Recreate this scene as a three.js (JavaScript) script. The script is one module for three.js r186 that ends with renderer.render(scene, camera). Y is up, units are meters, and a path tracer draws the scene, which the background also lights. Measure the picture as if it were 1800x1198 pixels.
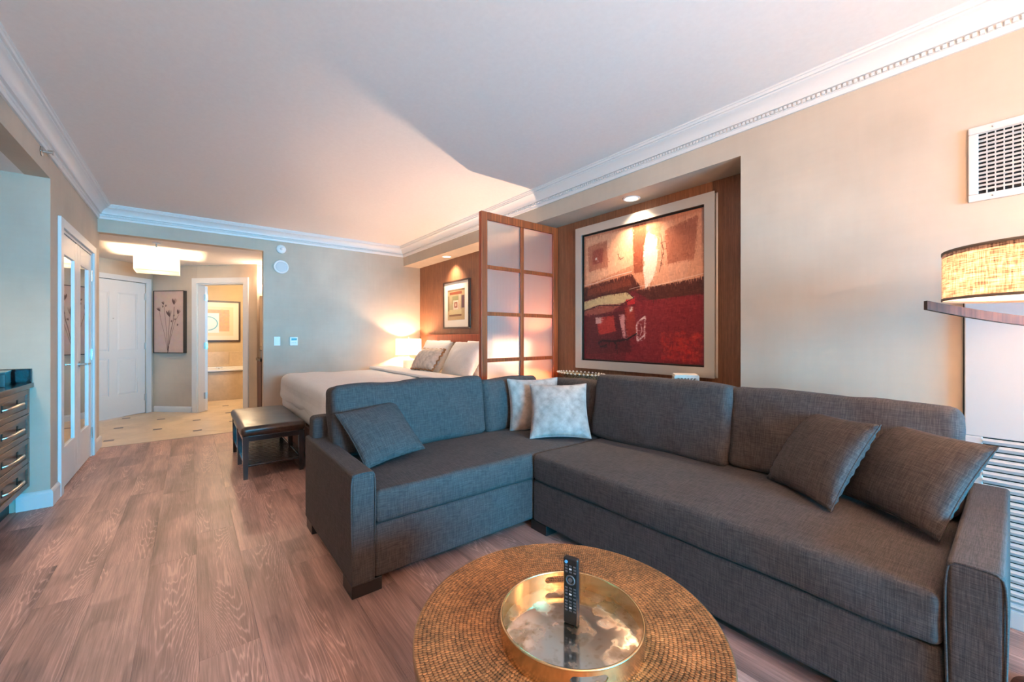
import * as THREE from 'three';
import { RoundedBoxGeometry } from 'three/addons/geometries/RoundedBoxGeometry.js';
import { mergeGeometries, mergeVertices, toCreasedNormals } from 'three/addons/utils/BufferGeometryUtils.js';
import { RectAreaLightUniformsLib } from 'three/addons/lights/RectAreaLightUniformsLib.js';

// ---------------------------------------------------------------- camera, daylight, exposure
RectAreaLightUniformsLib.init();
const scene = new THREE.Scene();
const renderer = new THREE.WebGLRenderer({ antialias: true });
renderer.toneMapping = THREE.LinearToneMapping;
renderer.toneMappingExposure = 1.82;
renderer.shadowMap.enabled = true;
const camera = new THREE.PerspectiveCamera(2 * Math.atan(599 / 708.9) * 180 / Math.PI, 1800 / 1198, 0.05, 60);
camera.position.set(0, 1.2, 0);
camera.rotation.set(0, -38.55 * Math.PI / 180, 0);
camera.setViewOffset(1800, 1198, 0, 8.4, 1800, 1198);
scene.add(camera);
scene.background = new THREE.Color().setRGB(0.30, 0.62, 0.95);   // open daytime sky beyond the window behind the camera
const daylight = new THREE.RectAreaLight(new THREE.Color().setRGB(0.0, 0.54, 1.0), 48.0, 4.4, 2.6);
daylight.position.set(1.5, 1.35, 6.2); daylight.lookAt(1.5, 1.35, -3);   // the bright band of sky that the window looks out on
scene.add(daylight);

// the room in metres: x to the painting wall, -z down the room
const XR = 2.655, XL = -0.775, ZF = -6.11, YC = 2.455, YT = 2.6, YH = 2.313, XN = 2.94, ZB = 2.2, ZNI = -1.067;
const WARM = [1.0, 0.66, 0.44];

// ---------------------------------------------------------------- helpers
let seed = 7;
const rnd = () => { seed = (seed + 0x6d2b79f5) | 0; let t = Math.imul(seed ^ (seed >>> 15), 1 | seed); t = (t + Math.imul(t ^ (t >>> 7), 61 | t)) ^ t; return ((t ^ (t >>> 14)) >>> 0) / 4294967296; };
const rr = (a, b) => a + (b - a) * rnd();
const clamp = (x, a = 0, b = 1) => Math.min(b, Math.max(a, x));
const mixv = (a, b, t) => a + (b - a) * t;
const smooth = (a, b, x) => { const t = clamp((x - a) / (b - a)); return t * t * (3 - 2 * t); };
const hash = (x, y, s) => { let h = Math.imul(x, 374761393) + Math.imul(y, 668265263) + Math.imul(s, 2147483647 % 1274126177); h = Math.imul(h ^ (h >>> 13), 1274126177); return ((h ^ (h >>> 16)) >>> 0) / 4294967296; };
// value noise that repeats every px, py cells
function vn(x, y, px, py, s = 1) {
  const ix = Math.floor(x), iy = Math.floor(y), fx = x - ix, fy = y - iy, u = fx * fx * (3 - 2 * fx), v = fy * fy * (3 - 2 * fy);
  const m = (a, n) => ((a % n) + n) % n;
  const a = hash(m(ix, px), m(iy, py), s), b = hash(m(ix + 1, px), m(iy, py), s), c = hash(m(ix, px), m(iy + 1, py), s), d = hash(m(ix + 1, px), m(iy + 1, py), s);
  return mixv(mixv(a, b, u), mixv(c, d, u), v);
}
const fbm = (x, y, px, py, s = 1, o = 4) => { let t = 0, a = 0.5, n = 0; for (let i = 0; i < o; i++) { t += a * vn(x, y, px, py, s + i); n += a; a *= 0.5; x *= 2; y *= 2; px *= 2; py *= 2; } return t / n; };
// texture of w x h pixels that spans mx x my metres; fn(u, v) gives [r, g, b] (sRGB 0..1) or one number
function tex(w, h, mx, my, fn, srgb = true) {
  const d = new Uint8Array(w * h * 4);
  for (let j = 0; j < h; j++) for (let i = 0; i < w; i++) {
    let c = fn((i + 0.5) / w, (j + 0.5) / h); if (typeof c === 'number') c = [c, c, c];
    const k = (j * w + i) * 4; d[k] = clamp(c[0]) * 255; d[k + 1] = clamp(c[1]) * 255; d[k + 2] = clamp(c[2]) * 255; d[k + 3] = 255;
  }
  const t = new THREE.DataTexture(d, w, h); t.wrapS = t.wrapT = THREE.RepeatWrapping; t.magFilter = THREE.LinearFilter; t.minFilter = THREE.LinearFilter;
  if (srgb) t.colorSpace = THREE.SRGBColorSpace; t.repeat.set(1 / mx, 1 / my); t.needsUpdate = true; return t;
}
function canvasTex(w, h, draw) {
  const c = document.createElement('canvas'); c.width = w; c.height = h; draw(c.getContext('2d'), w, h);
  const t = new THREE.CanvasTexture(c); t.colorSpace = THREE.SRGBColorSpace; t.magFilter = THREE.LinearFilter; return t;
}
const lin = (r, g, b) => new THREE.Color().setRGB(r, g, b);
const std = (color, roughness = 0.6, more = {}) => new THREE.MeshStandardMaterial({ color: Array.isArray(color) ? lin(...color) : color, roughness, ...more });
const phys = (color, roughness = 0.6, more = {}) => new THREE.MeshPhysicalMaterial({ color: Array.isArray(color) ? lin(...color) : color, roughness, ...more });

// uv in metres, from the side each triangle faces
const uvCache = new Map();
function uvBox(g) {
  if (uvCache.has(g)) return uvCache.get(g);
  const n = g.index ? g.toNonIndexed() : g, p = n.attributes.position, uv = new Float32Array(p.count * 2), a = new THREE.Vector3(), b = new THREE.Vector3(), c = new THREE.Vector3(), e = new THREE.Vector3();
  for (let i = 0; i < p.count; i += 3) {
    a.fromBufferAttribute(p, i); b.fromBufferAttribute(p, i + 1); c.fromBufferAttribute(p, i + 2); e.copy(b).sub(a).cross(c.clone().sub(a));
    const x = Math.abs(e.x), y = Math.abs(e.y), z = Math.abs(e.z);
    for (let k = 0; k < 3; k++) { const q = [a, b, c][k]; const [u, v] = y >= x && y >= z ? [q.x, -q.z] : x >= z ? [-q.z, q.y] : [q.x, q.y]; uv[(i + k) * 2] = u; uv[(i + k) * 2 + 1] = v; }
  }
  n.setAttribute('uv', new THREE.BufferAttribute(uv, 2)); uvCache.set(g, n); n.userData.keepUV = true; return n;
}
const keep = (g) => { g.userData.keepUV = true; return g; };
const taken = {};
const numbered = (name) => { taken[name] = (taken[name] ?? -1) + 1; return taken[name] ? `${name}_${String(taken[name]).padStart(3, '0')}` : name; };
function M(name, geo, mat, parent) {
  if ((mat.map || mat.bumpMap || mat.roughnessMap) && !geo.userData.keepUV) geo = uvBox(geo);
  const m = new THREE.Mesh(geo, mat); m.name = parent ? name : numbered(name); m.castShadow = m.receiveShadow = true; (parent ?? scene).add(m); return m;
}
function tag(o, label, category, group) { o.userData.label = label; o.userData.category = category; if (group) o.userData.group = group; return o; }
function thing(name, label, category, [x, y, z] = [0, 0, 0], ry = 0, group) {
  const g = new THREE.Group(); g.name = numbered(name); g.position.set(x, y, z); g.rotation.y = ry; scene.add(g); return tag(g, label, category, group);
}
function struct(name, geos, mat, label, category) {
  const m = M(name, Array.isArray(geos) ? mergeGeometries(geos.map((g) => g.index ? g.toNonIndexed() : g)) : geos, mat);
  m.userData.kind = 'structure'; return tag(m, label, category);
}
const at = (g, x = 0, y = 0, z = 0) => { g.translate(x, y, z); return g; };
const bx = (x0, x1, y0, y1, z0, z1) => at(new THREE.BoxGeometry(x1 - x0, y1 - y0, z1 - z0), (x0 + x1) / 2, (y0 + y1) / 2, (z0 + z1) / 2);
const rbx = (x0, x1, y0, y1, z0, z1, r = 0.004, s = 2) => at(new RoundedBoxGeometry(x1 - x0, y1 - y0, z1 - z0, s, Math.min(r, (x1 - x0) / 2.01, (y1 - y0) / 2.01, (z1 - z0) / 2.01)), (x0 + x1) / 2, (y0 + y1) / 2, (z0 + z1) / 2);
const merge = (list) => { const f = list.map((g) => g.index ? g.toNonIndexed() : g); for (const g of f) { if (!g.attributes.uv) g.setAttribute('uv', new THREE.BufferAttribute(new Float32Array(g.attributes.position.count * 2), 2)); } return mergeGeometries(f); };
const cyl = (r0, r1, h, n = 32, open = false) => new THREE.CylinderGeometry(r0, r1, h, n, 1, open);
const lathe = (pts, n = 48) => new THREE.LatheGeometry(pts.map(([x, y]) => new THREE.Vector2(x, y)), n);
const tube = (pts, r, n = 24, k = 8, closed = false) => new THREE.TubeGeometry(new THREE.CatmullRomCurve3(pts.map((p) => new THREE.Vector3(...p)), closed), n, r, k, closed);

// a moulding: the profile [out, y] carried along a path in plan, out = towards the room (left of the way)
function sweep(profile, path) {
  const n = path.length, ring = [];
  const nor = (a, b) => { const dx = b[0] - a[0], dz = b[1] - a[1], l = Math.hypot(dx, dz); return [dz / l, -dx / l]; };
  for (let i = 0; i < n; i++) {
    const n1 = i ? nor(path[i - 1], path[i]) : null, n2 = i < n - 1 ? nor(path[i], path[i + 1]) : null, a = n1 ?? n2, b = n2 ?? n1;
    const k = 1 + a[0] * b[0] + a[1] * b[1], m = [(a[0] + b[0]) / k, (a[1] + b[1]) / k];
    ring.push(profile.map(([o, y]) => [path[i][0] + m[0] * o, y, path[i][1] + m[1] * o]));
  }
  const pos = [], q = profile.length, quad = (a, b, c, d) => pos.push(...a, ...b, ...c, ...a, ...c, ...d);
  for (let i = 0; i < n - 1; i++) for (let j = 0; j < q; j++) { const k = (j + 1) % q; quad(ring[i][j], ring[i][k], ring[i + 1][k], ring[i + 1][j]); }
  const tri = THREE.ShapeUtils.triangulateShape(profile.map(([x, y]) => new THREE.Vector2(x, y)), []);
  for (const [a, b, c] of tri) { pos.push(...ring[0][a], ...ring[0][c], ...ring[0][b], ...ring[n - 1][a], ...ring[n - 1][b], ...ring[n - 1][c]); }
  const g = new THREE.BufferGeometry(); g.setAttribute('position', new THREE.BufferAttribute(new Float32Array(pos), 3)); g.setAttribute('uv', new THREE.BufferAttribute(new Float32Array(pos.length / 3 * 2), 2)); g.computeVertexNormals();
  return g;
}
// an upholstered block: rounded edges, crowned faces, slight unevenness; uv in metres
function softBox(w, h, d, r, { bx = 0, by = 0, bz = 0, wob = 0, s = 1, n = 14, open = false, shape } = {}) {
  const half = [w / 2, h / 2, d / 2], pos = [], uv = [], idx = [];
  const line = (H) => { const a = []; const R = Math.min(r, H * 0.98); for (let i = 0; i < 5; i++) a.push(-H + R * (1 - Math.cos(i / 5 * Math.PI / 2))); for (let i = 0; i <= n; i++) a.push(-(H - R) + 2 * (H - R) * i / n); for (let i = 4; i >= 0; i--) a.push(H - R * (1 - Math.cos(i / 5 * Math.PI / 2))); return a; };
  const L = half.map(line);
  for (const [ax, sgn] of [[0, 1], [0, -1], [1, 1], [1, -1], [2, 1], [2, -1]]) {
    if (open && ax === 1 && sgn < 0) continue;
    const a1 = (ax + 1) % 3, a2 = (ax + 2) % 3, base = pos.length / 3, A = L[a1], B = L[a2];
    for (const va of A) for (const vb of B) {
      const p = [0, 0, 0]; p[ax] = sgn * half[ax]; p[a1] = va; p[a2] = vb;
      const qv = p.map((x, i) => { const R = Math.min(r, half[i] * 0.98); return clamp(x, -(half[i] - R), half[i] - R); });
      const dv = p.map((x, i) => x - qv[i]), l = Math.hypot(...dv) || 1, R = Math.min(r, ...half.map((x) => x * 0.98));
      const o = qv.map((x, i) => x + dv[i] / l * R), f = o.map((x, i) => clamp(1 - (x / half[i]) ** 2));
      const noise = wob ? (fbm(o[0] * 5 + 31 + o[1] * 3, o[2] * 5 + 17 + o[1] * 4, 512, 512, s, 3) - 0.5) * 2 * wob : 0;
      const e = [o[0] * (1 + bx / half[0] * f[1] * f[2]), o[1] * (1 + by / half[1] * f[0] * f[2]), o[2] * (1 + bz / half[2] * f[0] * f[1])];
      for (let i = 0; i < 3; i++) e[i] += noise * (dv[i] / l);
      const fin = shape ? shape(e, o, half) : e;
      pos.push(...fin); uv.push(ax === 0 ? -p[2] : p[0], ax === 1 ? -p[2] : p[1]);
    }
    const nb = B.length;
    for (let i = 0; i < A.length - 1; i++) for (let j = 0; j < nb - 1; j++) { const k = base + i * nb + j; const t = [k, k + nb, k + nb + 1, k, k + nb + 1, k + 1]; if (sgn < 0) t.reverse(); idx.push(...t); }
  }
  const g = new THREE.BufferGeometry(); g.setAttribute('position', new THREE.BufferAttribute(new Float32Array(pos), 3)); g.setAttribute('uv', new THREE.BufferAttribute(new Float32Array(uv), 2)); g.setIndex(idx);
  // normals smooth over the seams between the six faces
  const bare = new THREE.BufferGeometry(); bare.setAttribute('position', g.attributes.position.clone()); bare.setIndex(idx.slice());
  smoothNormals(g); return keep(g);
}
function smoothNormals(g) {
  const p = g.attributes.position, ix = g.index.array, key = (i) => `${Math.round(p.getX(i) * 2e4)},${Math.round(p.getY(i) * 2e4)},${Math.round(p.getZ(i) * 2e4)}`, acc = new Map(), keys = [];
  for (let i = 0; i < p.count; i++) { keys.push(key(i)); }
  const a = new THREE.Vector3(), b = new THREE.Vector3(), c = new THREE.Vector3();
  for (let i = 0; i < ix.length; i += 3) {
    a.fromBufferAttribute(p, ix[i]); b.fromBufferAttribute(p, ix[i + 1]); c.fromBufferAttribute(p, ix[i + 2]); const n = b.sub(a).cross(c.sub(a));
    for (let k = 0; k < 3; k++) { const q = keys[ix[i + k]]; if (!acc.has(q)) acc.set(q, new THREE.Vector3()); acc.get(q).add(n); }
  }
  const N = new Float32Array(p.count * 3);
  for (let i = 0; i < p.count; i++) { const n = (acc.get(keys[i]) ?? new THREE.Vector3(0, 1, 0)).clone().normalize(); N.set([n.x, n.y, n.z], i * 3); }
  g.setAttribute('normal', new THREE.BufferAttribute(N, 3)); return g;
}
// a knife-edged cushion in the xy plane, w x h, t thick
function pillowGeo(w, h, t, { n = 30, pull = 0.05, wob = 0.006, s = 1, pucker = 0.004 } = {}) {
  const pos = [], uv = [], idx = [];
  for (const side of [1, -1]) {
    const base = pos.length / 3;
    for (let j = 0; j <= n; j++) for (let i = 0; i <= n; i++) {
      const u = -Math.cos(i / n * Math.PI), v = -Math.cos(j / n * Math.PI), eu = 1 - u * u, ev = 1 - v * v;
      let x = u * w / 2 * (1 - pull * ev), y = v * h / 2 * (1 - pull * eu);
      const th = t / 2 * Math.pow(clamp(eu), 0.42) * Math.pow(clamp(ev), 0.42);
      const edge = Math.exp(-Math.min(1 - Math.abs(u), 1 - Math.abs(v)) * 9);
      const ripple = pucker * edge * Math.sin((Math.abs(u) > Math.abs(v) ? y : x) * 150 + s * 2) * smooth(0, 0.02, Math.min(1 - Math.abs(u), 1 - Math.abs(v)));
      let z = side * (th + ripple + (fbm(x * 9 + 7, y * 9 + 5, 256, 256, s + side, 3) - 0.5) * wob * 2 * Math.min(1, th / 0.03));
      if (i === 0 || j === 0 || i === n || j === n) z = 0;
      pos.push(x, y, z); uv.push(x, y);
    }
    for (let j = 0; j < n; j++) for (let i = 0; i < n; i++) { const k = base + j * (n + 1) + i; const q = [k, k + 1, k + n + 2, k, k + n + 2, k + n + 1]; if (side < 0) q.reverse(); idx.push(...q); }
  }
  const g = new THREE.BufferGeometry(); g.setAttribute('position', new THREE.BufferAttribute(new Float32Array(pos), 3)); g.setAttribute('uv', new THREE.BufferAttribute(new Float32Array(uv), 2)); g.setIndex(idx);
  return keep(smoothNormals(g));
}
const pillowEdge = (w, h, pull = 0.05, n = 24) => { const p = []; for (let i = 0; i < n; i++) { const v = -Math.cos(i / n * Math.PI); p.push([w / 2 * (1 - pull * (1 - v * v)), v * h / 2, 0]); } for (let i = 0; i < n; i++) { const u = Math.cos(i / n * Math.PI); p.push([u * w / 2, h / 2 * (1 - pull * (1 - u * u)), 0]); } for (let i = 0; i < n; i++) { const v = Math.cos(i / n * Math.PI); p.push([-w / 2 * (1 - pull * (1 - v * v)), v * h / 2, 0]); } for (let i = 0; i < n; i++) { const u = -Math.cos(i / n * Math.PI); p.push([u * w / 2, -h / 2 * (1 - pull * (1 - u * u)), 0]); } return p; };

// ---------------------------------------------------------------- materials
const wallMap = tex(1024, 1024, 2.2, 2.2, (u, v) => {
  const a = fbm(u * 6, v * 6, 6, 6, 3, 5), b = fbm(u * 90, v * 10, 90, 10, 9, 3), c = fbm(u * 10, v * 120, 10, 120, 19, 2);
  const k = 0.94 + (a - 0.5) * 0.15 + (b - 0.5) * 0.018 + (c - 0.5) * 0.012; return [k, k * 0.995, k * 0.985];
});
const wallMat = std([0.60, 0.505, 0.405], 0.7, { map: wallMap, bumpMap: wallMap, bumpScale: 0.0003 });
const nicheMap = tex(512, 1024, 0.5, 1.2, (u, v) => { const a = fbm(u * 100, v * 6, 100, 6, 4, 3), b = fbm(u * 5, v * 7, 5, 7, 14, 3), c = fbm(u * 220, v * 40, 220, 40, 24, 2); const k = 0.82 + (a - 0.5) * 0.26 + (b - 0.5) * 0.12 + (c - 0.5) * 0.14; return [k, k * 0.97, k * 0.94]; });
const nicheMat = phys([0.38, 0.17, 0.088], 0.5, { map: nicheMap, bumpMap: nicheMap, bumpScale: 0.0005, sheen: 0.3, sheenRoughness: 0.4, sheenColor: lin(0.5, 0.3, 0.18) });
const ceilMap = tex(256, 256, 1.0, 1.0, (u, v) => 0.98 + (fbm(u * 60, v * 60, 60, 60, 5, 2) - 0.5) * 0.02);
const ceilMat = std([0.85, 0.80, 0.765], 0.9, { map: ceilMap, bumpMap: ceilMap, bumpScale: 0.0004 });
const trimMat = std([0.71, 0.695, 0.675], 0.42);
const doorMat = std([0.74, 0.71, 0.68], 0.38);
// cerused oak-look planks: five strips side by side, 0.9 m x 2.4 m
const plankMap = tex(1024, 2048, 0.9, 2.4, (u, v) => {
  const k = Math.floor(u * 5), x = (u * 5 - k), y = v;
  const warp = (fbm(x * 3 + k * 7, y * 5, 64, 5, 40 + k, 3) - 0.5);
  const cx = 0.5 + (vn(k * 3.7, y * 3, 64, 3, 55) - 0.5) * 0.9, arch = Math.abs(x - cx) * (5.5 + 2.5 * hash(k, 1, 3));
  const ph = arch * arch * 0.9 + y * (14 + 8 * hash(k, 2, 5)) + warp * 5 + (fbm(x * 30, y * 14, 256, 14, 61 + k, 2) - 0.5) * 0.7;
  const ring = 0.5 + 0.5 * Math.sin(ph * 6.283), showing = smooth(0.52, 0.72, vn(x * 1.5 + k * 5, y * 4, 64, 4, 77)) * 0.9 + 0.1;
  const line = Math.pow(ring, 7) * showing;
  const pore = fbm(x * 46 + k * 50, y * 18, 512, 18, 80, 3), blotch = fbm(x * 2 + k * 9, y * 5, 64, 5, 90, 4), fleck = Math.pow(vn(x * 60 + k * 60, y * 60, 512, 60, 95), 6);
  let c = 0.80 + (pore - 0.5) * 0.26 + (blotch - 0.5) * 0.34 + (hash(k, 9, 1) - 0.5) * 0.06;
  c -= smooth(0.62, 0.8, vn(x * 3 + k * 11, y * 9, 64, 9, 99)) * 0.10;
  const w = clamp(line * 0.22 + fleck * 0.06);
  return [c + w, c * 0.985 + w * 1.05, c * 0.975 + w * 1.1];
});
const plankTones = [[0.60, 0.36, 0.305], [0.565, 0.338, 0.287], [0.62, 0.38, 0.32], [0.58, 0.356, 0.31]].map((c) => phys(c, 0.44, { map: plankMap, bumpMap: plankMap, bumpScale: 0.0006 }));
const subMat = std([0.05, 0.035, 0.03], 0.9);
const tileMap = tex(512, 512, 1.1, 1.1, (u, v) => { const a = fbm(u * 5, v * 5, 5, 5, 6, 5), b = fbm(u * 40, v * 40, 40, 40, 8, 2); const k = 0.93 + (a - 0.5) * 0.16 + (b - 0.5) * 0.05; return [k, k * 0.985, k * 0.96]; });
const tileMat = phys([0.74, 0.62, 0.47], 0.3, { map: tileMap });
const groutMat = std([0.48, 0.40, 0.31], 0.9);
const insertMat = phys([0.07, 0.055, 0.045], 0.3);
const weave = (s) => tex(1024, 1024, 0.24, 0.24, (u, v) => {
  const wx = fbm(u * 220, v * 8, 220, 8, 3 + s, 2), wy = fbm(u * 8, v * 220, 8, 220, 5 + s, 2), f = fbm(u * 260, v * 260, 260, 260, 8, 1);
  const k = 0.80 + (wx - 0.5) * 0.42 + (wy - 0.5) * 0.42 + (f - 0.5) * 0.12; return k;
});
const weaveMap = weave(1);
const fabric = phys([0.088, 0.071, 0.067], 0.88, { map: weaveMap, bumpMap: weaveMap, bumpScale: 0.0004, sheen: 0.1, sheenRoughness: 0.5, sheenColor: lin(0.30, 0.30, 0.32) });
const footMat = std([0.018, 0.013, 0.012], 0.4);
const velvetMap = tex(512, 512, 0.22, 0.22, (u, v) => { const a = fbm(u * 7, v * 7, 7, 7, 13, 4), b = fbm(u * 30, v * 30, 30, 30, 18, 2); const k = 0.90 + (a - 0.5) * 0.30 + (b - 0.5) * 0.06; return [k, k * 0.985, k * 0.97]; });
const velvet = phys([0.42, 0.345, 0.315], 0.5, { map: velvetMap, bumpMap: velvetMap, bumpScale: 0.0008, sheen: 0.7, sheenRoughness: 0.35, sheenColor: lin(0.75, 0.72, 0.74) });
const cherryMap = tex(256, 1024, 0.25, 1.0, (u, v) => { const a = fbm(u * 60, v * 4, 60, 4, 21, 4), b = fbm(u * 4, v * 3, 4, 3, 25, 3); const k = 0.82 + (a - 0.5) * 0.45 + (b - 0.5) * 0.25; return [k, k * 0.95, k * 0.92]; });
const cherry = phys([0.62, 0.112, 0.026], 0.42, { map: cherryMap });
const walnut = phys([0.14, 0.052, 0.03], 0.62, { map: cherryMap });
const cabinetMap = tex(1024, 256, 1.0, 0.25, (u, v) => { const a = fbm(u * 4, v * 60, 4, 60, 31, 4), b = fbm(u * 3, v * 3, 3, 3, 35, 3); const k = 0.8 + (a - 0.5) * 0.5 + (b - 0.5) * 0.2; return [k, k * 0.96, k * 0.93]; });
const cabinetMat = phys([0.23, 0.12, 0.075], 0.35, { map: cabinetMap, clearcoat: 0.25, clearcoatRoughness: 0.3 });
const granite = phys([0.018, 0.016, 0.017], 0.16, { map: tex(512, 512, 0.4, 0.4, (u, v) => 0.55 + Math.pow(vn(u * 120, v * 120, 120, 120, 41), 5) * 0.9) });
const chrome = std([0.70, 0.68, 0.65], 0.22, { metalness: 1 });
const nickel = std([0.55, 0.52, 0.48], 0.32, { metalness: 1 });
const blackened = std([0.03, 0.025, 0.022], 0.4, { metalness: 0.6 });
const mirrorMat = std([0.86, 0.86, 0.85], 0.015, { metalness: 1 });
const leatherMap = tex(512, 512, 0.3, 0.3, (u, v) => { const a = fbm(u * 36, v * 36, 36, 36, 43, 3), b = fbm(u * 5, v * 5, 5, 5, 47, 4); return 0.72 + (a - 0.5) * 0.3 + (b - 0.5) * 0.45; });
const leather = phys([0.082, 0.044, 0.028], 0.32, { map: leatherMap, bumpMap: leatherMap, bumpScale: 0.0008 });
const ebony = phys([0.022, 0.016, 0.016], 0.22, { clearcoat: 0.5, clearcoatRoughness: 0.2 });
const linenMap = tex(256, 256, 0.1, 0.1, (u, v) => 0.96 + (fbm(u * 64, v * 8, 64, 8, 51, 2) - 0.5) * 0.06 + (fbm(u * 8, v * 64, 8, 64, 53, 2) - 0.5) * 0.06);
const linen = phys([0.82, 0.80, 0.785], 0.85, { map: linenMap, sheen: 0.2, sheenRoughness: 0.6 });
const shadeWhite = phys([0.88, 0.84, 0.76], 0.95, { map: linenMap, transmission: 0.5, thickness: 0 });
const burlapMap = tex(512, 512, 0.16, 0.16, (u, v) => { const a = fbm(u * 70, v * 7, 70, 7, 57, 3), b = fbm(u * 5, v * 90, 5, 90, 59, 3); const k = 0.78 + (a - 0.5) * 0.7 + (b - 0.5) * 0.9; return [k, k * 0.93, k * 0.86]; });
const burlap = phys([0.56, 0.385, 0.29], 0.95, { map: burlapMap, transmission: 0.15, thickness: 0 });
const brassMap = tex(1024, 1024, 1, 1, () => 1);
const whitePlastic = std([0.80, 0.79, 0.77], 0.4);
const ceramic = phys([0.84, 0.82, 0.79], 0.22);
const diffuserMat = std([0.9, 0.88, 0.84], 0.6, { emissive: lin(1.0, 0.86, 0.66), emissiveIntensity: 1.3 });
const bulbMat = std([1, 0.95, 0.85], 0.5, { emissive: lin(...WARM), emissiveIntensity: 2 });
function lampLight(x, y, z, power, parent, radius = 2.0, color = WARM) { const l = new THREE.PointLight(lin(...color), power, 0, 2); l.position.set(x, y, z); l.castShadow = true; l.shadow.radius = radius; parent.add(l); return l; }

// ---------------------------------------------------------------- the shell
const T = 0.12;
struct('ceiling', bx(XL - 0.95, 3.15, YT, YT + 0.12, -6.3, ZB + 0.2), ceilMat, 'flat off-white plaster ceiling over the whole studio', 'ceiling');
struct('ceiling', bx(-1.6, 2.3, YH, YH + 0.12, -10.4, ZF - T), ceilMat, 'lowered plaster ceiling over the entry and bathroom', 'ceiling');
struct('ceiling', bx(-1.6, XL - T, YH, YH + 0.12, -4.4, -2.6), ceilMat, 'lowered soffit over the kitchenette alcove', 'ceiling');
struct('wall_right', [bx(XR, 3.15, 0, YT, ZNI, ZB + 0.2), bx(XR, 3.15, YH, YT, ZF, ZNI)], wallMat, 'beige mottled wall and bulkhead above the picture niche', 'wall');
struct('wall_niche', bx(XN, 3.15, 0, YH, ZF - 0.05, ZNI), nicheMat, 'recessed niche wall in brown silk wallpaper behind bed and painting', 'wall');
struct('wall_far', [bx(0.739, 3.15, 0, YT, ZF - T, ZF), bx(-1.6, 0.739, YH, YT, ZF - T, ZF)], wallMat, 'beige mottled far wall beside the bed with the entry opening', 'wall');
struct('wall_left', [bx(XL - T, XL, 0, YT, -2.75, ZB + 0.2), bx(XL - T, XL, YH, YT, -4.26, -2.75), bx(XL - T, XL, 0, YT, -4.54, -4.26), bx(XL - T, XL, 2.03, YT, -5.80, -4.54), bx(XL - T, XL, 0, YT, -6.2, -5.80)], wallMat, 'beige mottled left wall around the mirrored closet doors', 'wall');
struct('wall_alcove', [bx(-1.6, XL - T, 0, YH, -4.36, -4.26), bx(-1.6, -1.48, 0, YH, -4.26, -2.75), bx(-1.6, XL - T, 0, YH, -2.75, -2.65)], wallMat, 'beige wall of the kitchenette alcove beside the drawers', 'wall');
struct('wall_closet', [bx(-1.6, XL - T, 0, YT, -6.23, -6.13), bx(-1.6, -1.48, 0, YT, -6.13, -4.36)], wallMat, 'back and side wall of the closet behind the mirrored doors', 'wall');
{ // window wall behind the camera: opening x 0.5..2.4, y 0.05..2.15
  struct('wall_window', [bx(XL - T, 0.5, 0, YT, ZB, ZB + 0.2), bx(2.4, XR, 0, YT, ZB, ZB + 0.2), bx(0.5, 2.4, 0, 0.05, ZB, ZB + 0.2), bx(0.5, 2.4, 2.15, YT, ZB, ZB + 0.2)], wallMat, 'beige wall with the wide window behind the viewer', 'wall');
  const w = thing('window_1', 'wide window with a thin bronze frame behind the viewer', 'window'); w.userData.kind = 'structure';
  const fr = std([0.06, 0.05, 0.045], 0.4, { metalness: 0.5 });
  for (const [a, b, c, d] of [[0.5, 2.4, 0.05, 0.10], [0.5, 2.4, 2.10, 2.15], [0.5, 0.55, 0.10, 2.10], [2.35, 2.4, 0.10, 2.10], [1.425, 1.475, 0.10, 2.10]]) M('window_frame', rbx(a, b, c, d, ZB + 0.07, ZB + 0.13), fr, w);
  const gl = phys([1, 1, 1], 0.02, { transmission: 1, thickness: 0, ior: 1.45 });
  for (const [a, b] of [[0.55, 1.425], [1.475, 2.35]]) M('pane', bx(a, b, 0.10, 2.10, ZB + 0.098, ZB + 0.102), gl, w);
}
// the entry: two walls at 45 degrees that meet behind the flower picture
const A0 = [-0.47, -8.6], Q = Math.SQRT1_2;
function diag(s0, s1, y0, y1, t0, t1, toDoor) { // box along the bath wall (or the entry door wall), s from the corner, t out of the wall towards the entry
  const g = new THREE.BoxGeometry(s1 - s0, y1 - y0, t1 - t0); g.translate((s0 + s1) / 2, (y0 + y1) / 2, (t0 + t1) / 2); return diagPlace(g, toDoor);
}
function diagPlace(g, toDoor) {
  const m = new THREE.Matrix4();
  if (!toDoor) m.makeBasis(new THREE.Vector3(Q, 0, Q), new THREE.Vector3(0, 1, 0), new THREE.Vector3(-Q, 0, Q));
  else { g.scale(-1, 1, 1); if (g.index) { const a = g.index.array; for (let i = 0; i < a.length; i += 3) { const t = a[i]; a[i] = a[i + 1]; a[i + 1] = t; } } else { g = flip(g); } m.makeBasis(new THREE.Vector3(Q, 0, -Q), new THREE.Vector3(0, 1, 0), new THREE.Vector3(Q, 0, Q)); }
  m.setPosition(A0[0], 0, A0[1]); g.applyMatrix4(m); return g;
}
function flip(g) { for (const n of Object.keys(g.attributes)) { const a = g.attributes[n], k = a.itemSize; for (let i = 0; i < a.count; i += 3) for (let j = 0; j < k; j++) { const t = a.array[i * k + j]; a.array[i * k + j] = a.array[(i + 1) * k + j]; a.array[(i + 1) * k + j] = t; } } return g; }
struct('wall_entry', [diag(-0.1, 0.11, 0, YH, -T, 0, true), diag(0.11, 1.03, 2.03, YH, -T, 0, true), diag(1.03, 1.55, 0, YH, -T, 0, true), bx(-1.6, -1.45, 0, YH, -8.2, -6.23)], wallMat, 'beige diagonal entry wall around the white front door', 'wall');
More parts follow.
